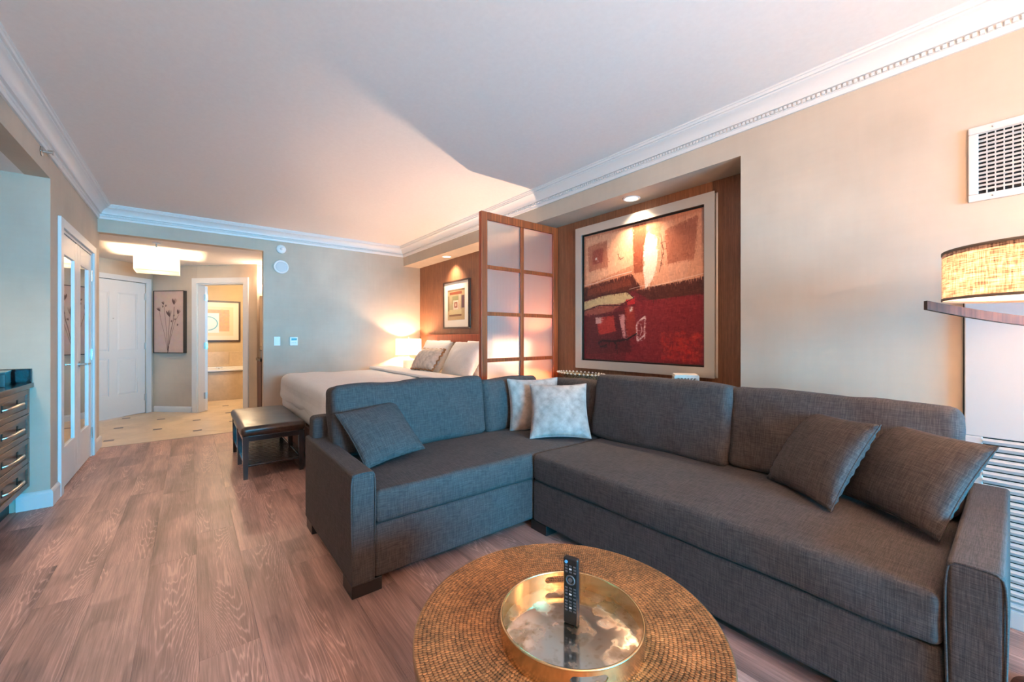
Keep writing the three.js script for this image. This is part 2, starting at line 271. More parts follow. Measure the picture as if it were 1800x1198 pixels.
struct('wall_bathroom', [diag(-0.1, 0.78, 0, YH, -T, 0), diag(0.78, 1.58, 2.03, YH, -T, 0), diag(1.58, 1.80, 0, YH, -T, 0)], wallMat, 'beige diagonal wall with the bathroom doorway', 'wall');
struct('wall_vanity', [bx(0.80, 2.2, 0, YH, -7.46, -7.36), bx(2.0, 2.2, 0, YH, -7.36, ZF - T)], wallMat, 'beige wall behind the vanity mirror', 'wall');
struct('wall_tub', [bx(-0.8, 2.1, 0, YH, -10.35, -10.2), bx(1.9, 2.1, 0, YH, -10.2, -7.46), bx(-0.8, -0.65, 0, YH, -10.2, -8.5)], std([0.66, 0.52, 0.34], 0.7, { map: wallMap }), 'warm beige bathroom wall above the bathtub', 'wall');

// floors
{
  const f = thing('floor', 'grey-brown wood plank floor with pale cerused grain running down the room', 'floor'); f.userData.kind = 'structure';
  M('underlay', bx(XL - 0.85, 3.15, -0.05, -0.008, ZF - 0.03, ZB + 0.2), subMat, f);
  const W = 0.19, Ln = 1.22, g = 0.0004;
  let col = 0;
  for (let x = XL - 0.72; x < 2.96; x += W, col++) {
    let z = ZB + 0.2 + rr(0, Ln) * 0.98; const inAlcove = x < XL - 0.2;
    while (z > ZF - 0.03) {
      let z1 = Math.min(z, ZB + 0.1), z0 = Math.max(z - Ln, ZF - 0.03); z -= Ln;
      if (inAlcove) { z1 = Math.min(z1, -2.75); z0 = Math.max(z0, -4.3); }
      if (z1 - z0 < 0.04) continue;
      const x1 = Math.min(x + W, 2.96), geo = new THREE.BoxGeometry(x1 - x - g * 2, 0.008, z1 - z0 - g * 2), uv = geo.attributes.uv, p = geo.attributes.position, k = Math.floor(rnd() * 5), vo = rnd() * 2.4;
      for (let i = 0; i < p.count; i++) uv.setXY(i, k * 0.18 + 0.004 + clamp((p.getX(i) / W + 0.5)) * 0.172, p.getZ(i) + vo);
      const m = M('plank', keep(geo), plankTones[Math.floor(rnd() * 4)], f); m.position.set((x + x1) / 2, -0.004, (z0 + z1) / 2);
    }
  }
  M('threshold', rbx(XL - 0.3, 0.9, -0.006, 0.003, ZF - 0.045, ZF - 0.015, 0.003), std([0.30, 0.22, 0.16], 0.4), f);
}
{
  const f = thing('floor', 'cream stone tile floor of the entry with small dark square insets', 'floor'); f.userData.kind = 'structure';
  M('mortar', bx(-1.6, 2.1, -0.05, -0.004, -10.3, ZF - 0.045), groutMat, f);
  const p = 0.57, hs = p / 2, c = 0.062, g = 0.002, lim = ZF - 0.046;
  const cut = (poly) => { const out = []; for (let i = 0; i < poly.length; i++) { const a = poly[i], b = poly[(i + 1) % poly.length], ia = a[1] <= lim, ib = b[1] <= lim; if (ia) out.push(a); if (ia !== ib) { const t = (lim - a[1]) / (b[1] - a[1]); out.push([a[0] + (b[0] - a[0]) * t, lim]); } } return out; };
  const slab = (poly, name, mat) => { poly = cut(poly); if (poly.length < 3) return; const sh = new THREE.Shape(poly.map(([x, z]) => new THREE.Vector2(x, -z))); const e = new THREE.ExtrudeGeometry(sh, { depth: 0.006, bevelEnabled: false }); e.rotateX(-Math.PI / 2); e.translate(0, -0.006, 0); M(name, e, mat, f); };
  const o = [-0.335, -6.925]; // one inset in view
  for (let i = -7; i <= 7; i++) for (let j = -7; j <= 7; j++) {
    const cx = o[0] + (i + j + 1) * p * Q, cz = o[1] + (i - j) * p * Q;
    if (cx < -1.75 || cx > 2.1 || cz > -5.8 || cz < -10) continue;
    const e = hs - g, k = c, loc = [[-e + k, -e], [e - k, -e], [e, -e + k], [e, e - k], [e - k, e], [-e + k, e], [-e, e - k], [-e, -e + k]];
    slab(loc.map(([a, b]) => [cx + (a + b) * Q, cz + (a - b) * Q]), 'tile', tileMat);
    const ix = cx - p * Q, iz = cz, w = c * Q - 0.002; slab([[ix - w, iz - w], [ix + w, iz - w], [ix + w, iz + w], [ix - w, iz + w]], 'inset', insertMat);
  }
}
// crown moulding and baseboards
{
  const prof = [[0, YC], [0.012, YC], [0.016, YC + 0.020], [0.022, YC + 0.024], [0.018, YC + 0.027], [0.018, YC + 0.048], [0.034, YC + 0.049], [0.034, YC + 0.054], [0.040, YC + 0.070], [0.052, YC + 0.090], [0.074, YC + 0.108], [0.088, YC + 0.113], [0.088, YC + 0.121], [0.100, YC + 0.122], [0.104, YC + 0.134], [0.112, YC + 0.136], [0.112, YT], [0, YT]];
  const crown = struct('trim_1', toCreasedNormals(sweep(prof, [[XR, ZB], [XR, ZF], [XL, ZF], [XL, ZB]]), 0.5), trimMat, 'white stepped crown moulding round the ceiling with a beaded band', 'moulding');
  const bead = []; const small = new THREE.BoxGeometry(0.012, 0.016, 0.013);
  for (let z = ZB - 0.05; z > ZF + 0.06; z -= 0.022) bead.push(at(small.clone(), XR - 0.022, YC + 0.037, z));
  for (let x = XR - 0.06; x > XL + 0.05; x -= 0.022) bead.push(at(new THREE.BoxGeometry(0.013, 0.016, 0.012), x, YC + 0.037, ZF + 0.022));
  const b = M('bead_band', merge(bead), trimMat, crown); b.userData.kind = 'stuff';
  const bp = (h) => [[0, 0.001], [0.016, 0.001], [0.016, h - 0.02], [0.011, h - 0.008], [0.004, h], [0, h]];
  const base = (name, path, label, h = 0.12) => struct(name, sweep(bp(h), path), trimMat, label, 'baseboard');
  base('baseboard_left', [[XL, -4.455], [XL, -4.26], [-0.93, -4.26]], 'white baseboard wrapping the corner beside the drawer cabinet');
  base('baseboard_leftfar', [[XL - T - 0.3, -6.23], [XL, -6.23], [XL, -5.90]], 'short white baseboard beyond the closet doors');
  base('baseboard_leftnear', [[XL, -2.75], [XL, ZB]].reverse(), 'white baseboard along the left wall near the window');
  base('baseboard_far', [[XN, ZF], [0.739, ZF], [0.739, ZF - T]], 'white baseboard along the far wall behind the bed');
  base('baseboard_right', [[XR, ZB], [XR, ZNI], [XN, ZNI], [XN, ZF]], 'white baseboard along the right wall behind the sofa');
  const dp = (s, t) => [A0[0] + Q * s - Q * t, A0[1] + Q * s + Q * t];
  base('baseboard_entry', [dp(0.69, 0), dp(0.03, 0)], 'white baseboard under the flower picture', 0.09);
}
// doors
function hinge(parent, place, mat = nickel) { const g = merge([bx(-0.016, 0.016, -0.05, 0.05, -0.0015, 0.0015), at(cyl(0.006, 0.006, 0.104, 10), 0, 0, 0.004)]); place(g); M('hinge', g, mat, parent); }
{ // front door on the diagonal
  const d = thing('door_1', 'white four-panel front door with lever handle at the end of the entry', 'door'); d.userData.kind = 'structure';
  const dd = (s0, s1, y0, y1, t0, t1) => diag(s0, s1, y0, y1, t0, t1, true);
  const s0 = 0.115, s1 = 1.025;
  const panels = [[s0 + 0.115, s0 + 0.40, 0.33, 0.87], [s0 + 0.115, s0 + 0.40, 0.98, 1.85], [s0 + 0.51, s0 + 0.795, 0.33, 0.87], [s0 + 0.51, s0 + 0.795, 0.98, 1.85]];
  M('slab', dd(s0, s1, 0.008, 2.022, -0.055, -0.022), doorMat, d);
  M('stile', dd(s0, s0 + 0.115, 0.008, 2.022, -0.022, -0.012), doorMat, d); M('stile', dd(s0 + 0.40, s0 + 0.51, 0.008, 2.022, -0.022, -0.012), doorMat, d); M('stile', dd(s0 + 0.795, s1, 0.008, 2.022, -0.022, -0.012), doorMat, d);
  for (const [a, b] of [[s0 + 0.115, s0 + 0.40], [s0 + 0.51, s0 + 0.795]]) for (const [y0, y1] of [[0.008, 0.33], [0.87, 0.98], [1.85, 2.022]]) M('rail', dd(a, b, y0, y1, -0.022, -0.012), doorMat, d);
  for (const [a, b, y0, y1] of panels) { const e = new THREE.ExtrudeGeometry(new THREE.Shape([new THREE.Vector2(a + 0.03, y0 + 0.03), new THREE.Vector2(b - 0.03, y0 + 0.03), new THREE.Vector2(b - 0.03, y1 - 0.03), new THREE.Vector2(a + 0.03, y1 - 0.03)]), { depth: 0.001, bevelEnabled: true, bevelSize: 0.02, bevelThickness: 0.007, bevelSegments: 1 }); e.translate(0, 0, -0.0225); M('panel', diagPlace(e, true), doorMat, d); }
  for (const [a, b, y0, y1] of [[0.04, 0.11, 0, 2.10], [1.03, 1.10, 0, 2.10], [0.11, 1.03, 2.03, 2.10]]) M('casing', dd(a, b, y0, y1, 0, 0.018), trimMat, d);
  for (const y of [0.25, 1.05, 1.82]) hinge(d, (g) => { g.translate(s0 - 0.001, y, -0.006); diagPlace(g, true); });
  const hm = blackened; const hs = new THREE.Group();
  M('lever', merge([diagPlace(at(cyl(0.026, 0.026, 0.01, 20).rotateX(Math.PI / 2), s0 + 0.845, 0.99, -0.007), true), diagPlace(at(new RoundedBoxGeometry(0.12, 0.018, 0.012, 2, 0.005), s0 + 0.79, 0.99, 0.04), true), diagPlace(at(cyl(0.008, 0.008, 0.05, 12).rotateX(Math.PI / 2), s0 + 0.845, 0.99, 0.018), true)]), hm, d);
  M('peephole', diagPlace(at(cyl(0.009, 0.009, 0.004, 14).rotateX(Math.PI / 2), s0 + 0.455, 1.46, -0.010), true), nickel, d);
}
{ // bathroom doorway and its open leaf
  const d = thing('door_2', 'white bathroom door standing open beside the flower picture', 'door'); d.userData.kind = 'structure';
  for (const [a, b, y0, y1] of [[0.70, 0.78, 0, 2.11], [1.58, 1.66, 0, 2.11], [0.78, 1.58, 2.03, 2.11]]) M('casing', diag(a, b, y0, y1, 0, 0.018), trimMat, d);
  for (const [a, b, y0, y1] of [[0.78, 0.80, 0, 2.01], [1.56, 1.58, 0, 2.01], [0.78, 1.58, 2.01, 2.03]]) M('jamb', diag(a, b, y0, y1, -T, 0), trimMat, d);
  const hx = A0[0] + Q * 0.806 + Q * T, hz = A0[1] + Q * 0.806 - Q * T, ang = Math.atan2(1, -0.045);
  const leafG = new THREE.Group(); leafG.name = 'leaf'; leafG.position.set(hx + 0.012, 0, hz - 0.006); leafG.rotation.y = ang; d.add(leafG);
  M('slab', rbx(0, 0.76, 0.01, 2.0, -0.022, 0.018, 0.002), doorMat, leafG);
  for (const y of [0.25, 1.05, 1.82]) { M('hinge', at(new THREE.BoxGeometry(0.002, 0.1, 0.034), -0.0015, y, 0.0), nickel, leafG); hinge(d, (g) => { g.rotateY(-Math.PI / 4); g.translate(hx - 0.012, y, hz + 0.012); }); }
}
{ // closet: a pair of narrow doors, each with a tall mirror above a panel
  const X = XL, d = thing('door_3', 'white closet double doors with tall narrow mirrors on the left wall', 'door'); d.userData.kind = 'structure';
  for (const [z0, z1, y0, y1] of [[-4.54, -4.455, 0, 2.10], [-5.89, -5.80, 0, 2.10], [-5.80, -4.54, 2.03, 2.10]]) M('casing', rbx(X, X + 0.02, y0, y1, z0, z1, 0.004), trimMat, d);
  for (const [z0, z1] of [[-4.56, -4.541], [-5.799, -5.78]]) M('jamb', bx(X - T, X, 0, 2.01, z0, z1), trimMat, d);
  M('jamb', bx(X - T, X, 2.01, 2.03, -5.799, -4.541), trimMat, d);
  M('catch', bx(X - 0.06, X - 0.004, 2.004, 2.010, -5.24, -5.10), blackened, d);
  for (const [z0, z1, hz] of [[-5.168, -4.563, -4.563], [-5.777, -5.172, -5.777]]) {
    const leaf = new THREE.Group(); leaf.name = 'leaf'; d.add(leaf);
    const a = X - 0.042, b = X - 0.004, sw = 0.115;
    M('stile', rbx(a, b, 0.012, 2.004, z0, z0 + sw, 0.003), doorMat, leaf); M('stile', rbx(a, b, 0.012, 2.004, z1 - sw, z1, 0.003), doorMat, leaf);
    M('rail', rbx(a, b, 1.845, 2.004, z0 + sw, z1 - sw, 0.003), doorMat, leaf); M('rail', rbx(a, b, 0.012, 0.33, z0 + sw, z1 - sw, 0.003), doorMat, leaf);
    M('mirror', bx(a + 0.006, b - 0.012, 0.33, 1.845, z0 + sw, z1 - sw), mirrorMat, leaf);
    for (const y of [0.24, 1.02, 1.80]) hinge(leaf, (g) => { g.rotateY(Math.PI / 2); g.translate(X, y, hz < -5 ? hz + 0.012 : hz - 0.012); }, chrome);
    if (hz < -5) M('lever', merge([at(cyl(0.027, 0.027, 0.01, 20).rotateZ(Math.PI / 2), X + 0.001, 0.95, z1 - 0.05), at(cyl(0.009, 0.009, 0.05, 12).rotateZ(Math.PI / 2), X + 0.025, 0.95, z1 - 0.05), at(new RoundedBoxGeometry(0.012, 0.018, 0.125, 2, 0.005), X + 0.05, 0.95, z1 - 0.10)]), nickel, leaf);
  }
}

// ---------------------------------------------------------------- sectional sofa
{
  const s = thing('sectional_sofa', 'large charcoal grey woven L-shaped sectional sofa', 'sofa', [0.568, 0, -1.87]);
  const P = (x0, x1, y0, y1, z0, z1, name, o = {}) => { const g = softBox(x1 - x0, y1 - y0, z1 - z0, o.r ?? 0.03, o); const m = M(name, g, fabric, s); m.position.set((x0 + x1) / 2 - 0.568, (y0 + y1) / 2, (z0 + z1) / 2 + 1.87); if (o.turn) m.rotation.set(...o.turn, 'YXZ'); return m; };
  const xl = 0.568, xr = 2.615, zf = -1.87, zb = -2.82, xi = 1.645, zn = -0.02;
  P(xl, xl + 0.105, 0.06, 0.572, zb + 0.0, zf, 'arm', { r: 0.013, n: 10, wob: 0.001 });
  P(xi, xr, 0.06, 0.578, zn - 0.105, zn, 'arm', { r: 0.013, n: 10, wob: 0.001 });
  P(xl + 0.108, xr - 0.005, 0.06, 0.315, zb + 0.01, zf - 0.012, 'base', { r: 0.02, n: 10, wob: 0.002 });
  P(xi + 0.012, xr - 0.005, 0.06, 0.315, zf - 0.008, zn - 0.108, 'base', { r: 0.02, n: 10, wob: 0.002 });
  P(xl + 0.02, xr - 0.13, 0.30, 0.70, zb, zb + 0.13, 'back_frame', { r: 0.03, n: 10 });
  P(xr - 0.125, xr, 0.30, 0.70, zb, zn - 0.108, 'back_frame', { r: 0.03, n: 10 });
  P(xl + 0.11, xr - 0.14, 0.318, 0.475, zb + 0.14, zf + 0.004, 'seat_cushion', { r: 0.026, by: 0.018, bz: 0.006, wob: 0.006, n: 26, s: 3 });
  P(xi - 0.004, xr - 0.14, 0.318, 0.478, zf + 0.012, zn - 0.11, 'seat_cushion', { r: 0.026, by: 0.02, bx: 0.008, wob: 0.006, n: 26, s: 5 });
  // back cushions lean a little
  const lean = 0.16, C = (x, y, z, w, h, d, yaw, sd, name = 'back_cushion', bz = 0.025) => { const m = M(name, softBox(w, h, d, 0.038, { bz, by: 0.012, bx: 0.008, wob: 0.014, n: 24, s: sd }), fabric, s); m.position.set(x - 0.568, y, z + 1.87); m.rotation.set(-lean, yaw, 0, 'YXZ'); return m; };
  C(1.185, 0.682, -2.575, 1.06, 0.42, 0.20, 0, 11);
  C(2.01, 0.660, -2.585, 0.56, 0.40, 0.19, 0.03, 12);
  C(2.40, 0.652, -2.20, 0.50, 0.40, 0.18, -Math.PI / 2 + 0.03, 13);
  C(2.385, 0.692, -1.455, 0.94, 0.45, 0.22, -Math.PI / 2, 14);
  C(2.415, 0.692, -0.565, 0.86, 0.43, 0.20, -Math.PI / 2, 15);
  for (const [x, z] of [[xl + 0.005, zf - 0.155], [xl + 0.005, zb + 0.02], [xi + 0.02, zf - 0.03], [xr - 0.15, zb + 0.02], [xi + 0.02, zn - 0.155], [xr - 0.15, zn - 0.155]]) M('foot', at(new RoundedBoxGeometry(0.14, 0.062, 0.14, 2, 0.004), x + 0.07 - 0.568, 0.031, z + 0.07 + 1.87), footMat, s);
  // welts on the front faces of the arms
  const w1 = 0.0035;
  M('welt', tube([[0.004, 0.07, 0.0], [0.004, 0.56, 0.0], [0.012, 0.568, 0.0], [0.093, 0.568, 0.0], [0.101, 0.56, 0.0], [0.101, 0.07, 0.0]].map(([a, b, c]) => [a, b, c - 0.003]), w1, 60, 6), fabric, s);
  M('welt', tube([[0.07, zn - 0.004], [0.565, zn - 0.004], [0.574, zn - 0.012], [0.574, zn - 0.093], [0.565, zn - 0.101], [0.07, zn - 0.101]].map(([y, z]) => [xi - 0.568 + 0.003, y, z + 1.87]), w1, 60, 6), fabric, s);
}
function cushion(name, label, w, h, t, pos, deg, mat, opt, piping) {
  const g = thing(name, label, 'pillow', pos, 0, 'throw pillows on the sofa'); g.rotation.set(deg[1] * Math.PI / 180, deg[0] * Math.PI / 180, deg[2] * Math.PI / 180, 'YXZ');
  M('cover', pillowGeo(w, h, t, opt), mat, g);
  M('piping', tube(pillowEdge(w, h, opt.pull ?? 0.05), piping ?? 0.0028, 160, 6, true), mat, g);
  return g;
}
cushion('throw_pillow', 'charcoal square throw pillow beside the left sofa arm', 0.39, 0.39, 0.13, [0.876, 0.64, -2.33], [7.7, -48, 6.3], fabric, { s: 3, pull: 0.06 });
cushion('throw_pillow', 'silver velvet pillow half hidden behind the other one in the sofa corner', 0.40, 0.40, 0.13, [2.08, 0.675, -2.335], [-29, -14, 1], velvet, { s: 5, pull: 0.08 }, 0.004);
cushion('throw_pillow', 'front silver velvet pillow in the sofa corner, fully in view', 0.42, 0.42, 0.13, [2.075, 0.668, -2.06], [-43, -34, 1.3], velvet, { s: 7, pull: 0.08 }, 0.004);
cushion('throw_pillow', 'smaller charcoal pillow on the right sofa end, in front of the other', 0.40, 0.40, 0.13, [2.20, 0.67, -0.56], [-129, -31, 1.3], fabric, { s: 9, pull: 0.07, pucker: 0.006 });
cushion('throw_pillow', 'charcoal pillow leaning over the right sofa arm', 0.40, 0.38, 0.12, [2.20, 0.665, -0.265], [-126, -32, -1.6], fabric, { s: 11, pull: 0.07 });

// ---------------------------------------------------------------- coffee table, tray, remote control
const TC = [0.81, -0.775], TR = 0.412, TH = 0.42;
{
  const map = tex(1024, 1024, 0.84, 0.84, (u, v) => {
    const x = (u - 0.5) * 0.84, y = (v - 0.5) * 0.84, r = Math.hypot(x, y), a = Math.atan2(y, x), ring = r / 0.0105, k = Math.floor(ring), n = Math.max(6, Math.round(6.283 * (k + 0.5) * 0.0105 / 0.0075)), f = (a / 6.283 + 0.5) * n + hash(k, 3, 7), c = Math.floor(f);
    const dx = f - c - 0.5, dy = ring - k - 0.5 + (hash(k, c, 5) - 0.5) * 0.2, q = dx * dx + dy * dy, h = hash(k, c, 11);
    const groove = smooth(0.16, 0.30, q), p = fbm(u * 12, v * 12, 12, 12, 71, 4);
    const b = 0.70 + h * 0.22 - groove * 0.34 + (p - 0.5) * 0.35; return [b, b * (0.95 - groove * 0.05), b * (0.86 - groove * 0.12)];
  });
  const relief = tex(1024, 1024, 0.84, 0.84, (u, v) => {
    const x = (u - 0.5) * 0.84, y = (v - 0.5) * 0.84, r = Math.hypot(x, y), a = Math.atan2(y, x), ring = r / 0.0105, k = Math.floor(ring), n = Math.max(6, Math.round(6.283 * (k + 0.5) * 0.0105 / 0.0075)), f = (a / 6.283 + 0.5) * n + hash(k, 3, 7), c = Math.floor(f);
    const dx = f - c - 0.5, dy = ring - k - 0.5 + (hash(k, c, 5) - 0.5) * 0.2; return clamp(1 - (dx * dx + dy * dy) * 2.6) * (0.7 + 0.3 * hash(k, c, 13));
  }, false);
  const brass = std([0.74, 0.385, 0.19], 0.42, { metalness: 0.5, map, bumpMap: relief, bumpScale: 0.0016 });
  const t = thing('coffee_table', 'round hammered brass drum coffee table in front of the sofa', 'table', [TC[0], 0, TC[1]]);
  const top = new THREE.CircleGeometry(TR - 0.004, 128); top.rotateX(-Math.PI / 2);
  const uv = top.attributes.uv, p = top.attributes.position; for (let i = 0; i < p.count; i++) uv.setXY(i, p.getX(i) + 0.42, -p.getZ(i) + 0.42); top.translate(0, TH, 0);
  M('top', keep(top), brass, t);
  M('rim', lathe([[TR - 0.0045, TH], [TR - 0.001, TH - 0.001], [TR, TH - 0.004], [TR, TH - 0.022], [TR - 0.004, TH - 0.026], [TR - 0.012, TH - 0.028]], 128), std([0.34, 0.20, 0.11], 0.4, { metalness: 0.8 }), t);
  const side = new THREE.CylinderGeometry(TR - 0.012, TR - 0.05, TH - 0.03, 96, 1, true); const su = side.attributes.uv; for (let i = 0; i < su.count; i++) su.setXY(i, su.getX(i) * 2.5, su.getY(i) * 0.4); side.translate(0, (TH - 0.03) / 2 + 0.001, 0);
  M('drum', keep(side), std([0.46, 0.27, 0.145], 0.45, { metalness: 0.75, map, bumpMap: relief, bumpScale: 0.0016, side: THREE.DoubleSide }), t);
  M('bottom_plate', at(cyl(TR - 0.05, TR - 0.05, 0.01, 64), 0, 0.006, 0), blackened, t);
}
{
  const C = [0.783, -0.733], R = 0.186, H = 0.052, y0 = TH + 0.0005;
  const t = thing('serving_tray', 'round gold tray with mirrored base and cut-out handles on the coffee table', 'tray', [C[0], y0, C[1]]);
  const gold = std([0.72, 0.50, 0.27], 0.24, { metalness: 1 });
  { // wall of the tray: columns round the circle, split above and below each handle slot
    const n = 360, pos = [], Ri = R - 0.004, L = 0.042, r = 0.0095, ym = 0.031, slots = [0.969, 0.969 + Math.PI];
    const bound = (a) => { for (const c of slots) { let d = Math.abs(((a - c) % 6.28319 + 9.42478) % 6.28319 - Math.PI) * R; if (d < L) { const e = Math.max(0, d - (L - r)); return Math.sqrt(Math.max(0, r * r - e * e)); } } return 0; };
    const P = (rad, y, a) => [Math.cos(a) * rad, y, -Math.sin(a) * rad], qd = (a, b, c, d) => pos.push(...a, ...b, ...c, ...a, ...c, ...d);
    for (let i = 0; i < n; i++) { const a = i / n * 6.283185, b = (i + 1) / n * 6.283185, ha = bound(a), hb = bound(b), pieces = ha || hb ? [[0, 0, ym - ha, ym - hb], [ym + ha, ym + hb, H, H]] : [[0, 0, H, H]];
      for (const [y0, y1, y2, y3] of pieces) { qd(P(R, y0, a), P(R, y1, b), P(R, y3, b), P(R, y2, a)); qd(P(Ri, y0, a), P(Ri, y2, a), P(Ri, y3, b), P(Ri, y1, b)); qd(P(R, y2, a), P(R, y3, b), P(Ri, y3, b), P(Ri, y2, a)); qd(P(R, y0, a), P(Ri, y0, a), P(Ri, y1, b), P(R, y1, b)); } }
    const g = new THREE.BufferGeometry(); g.setAttribute('position', new THREE.BufferAttribute(new Float32Array(pos), 3)); g.computeVertexNormals(); M('rim', toCreasedNormals(g, 0.6), gold, t);
    M('rim_bead', at(new THREE.TorusGeometry(R - 0.002, 0.0032, 8, 128).rotateX(Math.PI / 2), 0, H, 0), gold, t);
  }
  const antique = tex(512, 512, 0.37, 0.37, (u, v) => { const a = fbm(u * 5, v * 5, 5, 5, 81, 5), b = fbm(u * 22, v * 22, 22, 22, 83, 3); const s = smooth(0.50, 0.66, a) * 0.45 + smooth(0.6, 0.75, b) * 0.18; return [0.98 - s * 0.35, 0.95 - s * 0.45, 0.91 - s * 0.58]; });
  const rough = tex(512, 512, 0.37, 0.37, (u, v) => { const a = fbm(u * 5, v * 5, 5, 5, 81, 5), b = fbm(u * 9, v * 9, 9, 9, 85, 4); return 0.10 + smooth(0.5, 0.66, a) * 0.3 + smooth(0.5, 0.7, b) * 0.2; }, false);
  const plate = cyl(R - 0.004, R - 0.004, 0.006, 96); M('mirror_base', at(plate, 0, 0.0035, 0), std([0.93, 0.89, 0.84], 1.0, { metalness: 1, map: antique, roughnessMap: rough }), t);
}
{
  const r = thing('remote_control', 'black television remote standing upright on the tray', 'remote', [0.803, TH + 0.0072, -0.75], -1.22);
  M('body', at(new RoundedBoxGeometry(0.042, 0.178, 0.017, 3, 0.005), 0, 0.089, 0), phys([0.012, 0.012, 0.013], 0.28), r);
  const key = std([0.085, 0.085, 0.09], 0.5), light = std([0.5, 0.5, 0.5], 0.5);
  M('button', at(cyl(0.0042, 0.0042, 0.003, 14).rotateX(Math.PI / 2), -0.012, 0.167, 0.0088), std([0.10, 0.38, 0.62], 0.4), r);
  const rows = [0.157, 0.149, 0.141, 0.098, 0.09, 0.082, 0.072, 0.062, 0.054, 0.046, 0.038];
  rows.forEach((y, j) => { for (const x of [-0.012, 0, 0.012]) M('button', at(new RoundedBoxGeometry(0.0072, 0.0042, 0.002, 1, 0.0008), x, y, 0.0088), j % 4 === 1 && x === 0 ? light : key, r); });
  M('navigation_ring', at(new THREE.TorusGeometry(0.0115, 0.0022, 8, 24), 0, 0.12, 0.0086), key, r); M('button', at(cyl(0.006, 0.006, 0.003, 16).rotateX(Math.PI / 2), 0, 0.12, 0.0085), key, r);
}

// ---------------------------------------------------------------- bed, bench, bedside
{
  const b = thing('bed', 'king bed with a dark wooden base along the brown wall', 'bed', [1.85, 0, -4.62]);
  const wood = walnut;
  M('bed_base', rbx(-0.99, 1.02, 0.06, 0.34, -0.94, 0.94, 0.01), wood, b);
  for (const [x, z] of [[-0.9, -0.85], [-0.9, 0.85], [0.9, -0.85], [0.9, 0.85]]) M('leg', at(cyl(0.03, 0.025, 0.06, 16), x, 0.03, z), footMat, b);
  M('mattress', at(softBox(2.0, 0.30, 1.88, 0.06, { n: 8 }), 0.01, 0.49, 0), linen, b);
  const hb = thing('headboard', 'wall-mounted headboard with cherry top rail and cream upholstery', 'headboard', [1.85, 0, -4.62]);
  M('top_rail', rbx(1.03, 1.085, 1.115, 1.225, -1.20, 1.22, 0.006), cherry, hb);
  M('upholstery', at(softBox(0.05, 0.80, 2.42, 0.015, { n: 8 }), 1.057, 0.71, 0.01), phys([0.62, 0.50, 0.36], 0.8, { map: weaveMap }), hb);
  const d = M('duvet', softBox(1.76, 0.33, 2.06, 0.10, { by: 0.012, wob: 0.012, n: 34, s: 21, open: true, shape: (e, o, h) => { const side = Math.max(0, -o[1] / h[1]); const hem = side * side * 0.03 * Math.sin(e[0] * 9) * Math.cos(e[2] * 7); return [e[0] + (o[0] < 0 ? -side * 0.012 : 0) + hem * 0.5, e[1] - (o[0] / h[0]) * 0.012 + (side > 0.4 ? 0.016 * Math.sin(e[2] * 5 + e[0] * 6) : 0), e[2] + hem * 0.6]; } }), linen);
  d.position.set(1.73, 0.572, -4.62); tag(d, 'thick white duvet spread over the bed', 'duvet');
  const f = M('folded_sheet', softBox(0.30, 0.035, 2.05, 0.016, { wob: 0.006, n: 20, s: 25 }), linen); f.position.set(2.10, 0.762, -4.62); tag(f, 'folded-back white sheet across the bed below the pillows', 'sheet');
  const pill = (lab, z, x, y, tilt, w, h, mat, sd, name = 'bed_pillow', yaw = 0) => { const g = thing(name, lab, 'pillow', [x, y, z], 0, name === 'bed_pillow' ? 'white pillows on the bed' : undefined); g.rotation.set(tilt, -Math.PI / 2 + yaw, 0, 'YXZ'); M('pillowcase', pillowGeo(w, h, 0.19, { s: sd, wob: 0.012, pull: 0.04 }), mat, g); return g; };
  pill('white bed pillow against the headboard, nearest the far lamp', -5.20, 2.70, 0.935, -0.42, 0.70, 0.45, linen, 31);
  pill('white bed pillow against the headboard behind the wooden screen', -4.05, 2.70, 0.935, -0.42, 0.70, 0.45, linen, 32);
  pill('large white bed pillow leaning in front, just behind the tan pillow', -4.86, 2.53, 0.93, -0.5, 0.66, 0.45, linen, 33);
  pill('large white bed pillow leaning in front, seen through the screen', -4.10, 2.52, 0.93, -0.5, 0.66, 0.45, linen, 34);
  const dp = pill('small beige accent pillow with brown ruffled edge on the bed', -4.56, 2.30, 0.915, -0.65, 0.46, 0.30, phys([0.66, 0.56, 0.47], 0.6, { map: velvetMap }), 35, 'accent_pillow', 0.12);
  M('ruffle', tube(pillowEdge(0.47, 0.31).map(([x, y], i) => [x, y, 0.010 * Math.sin(i * 1.9)]), 0.011, 160, 6, true), phys([0.30, 0.15, 0.065], 0.6), dp);
}
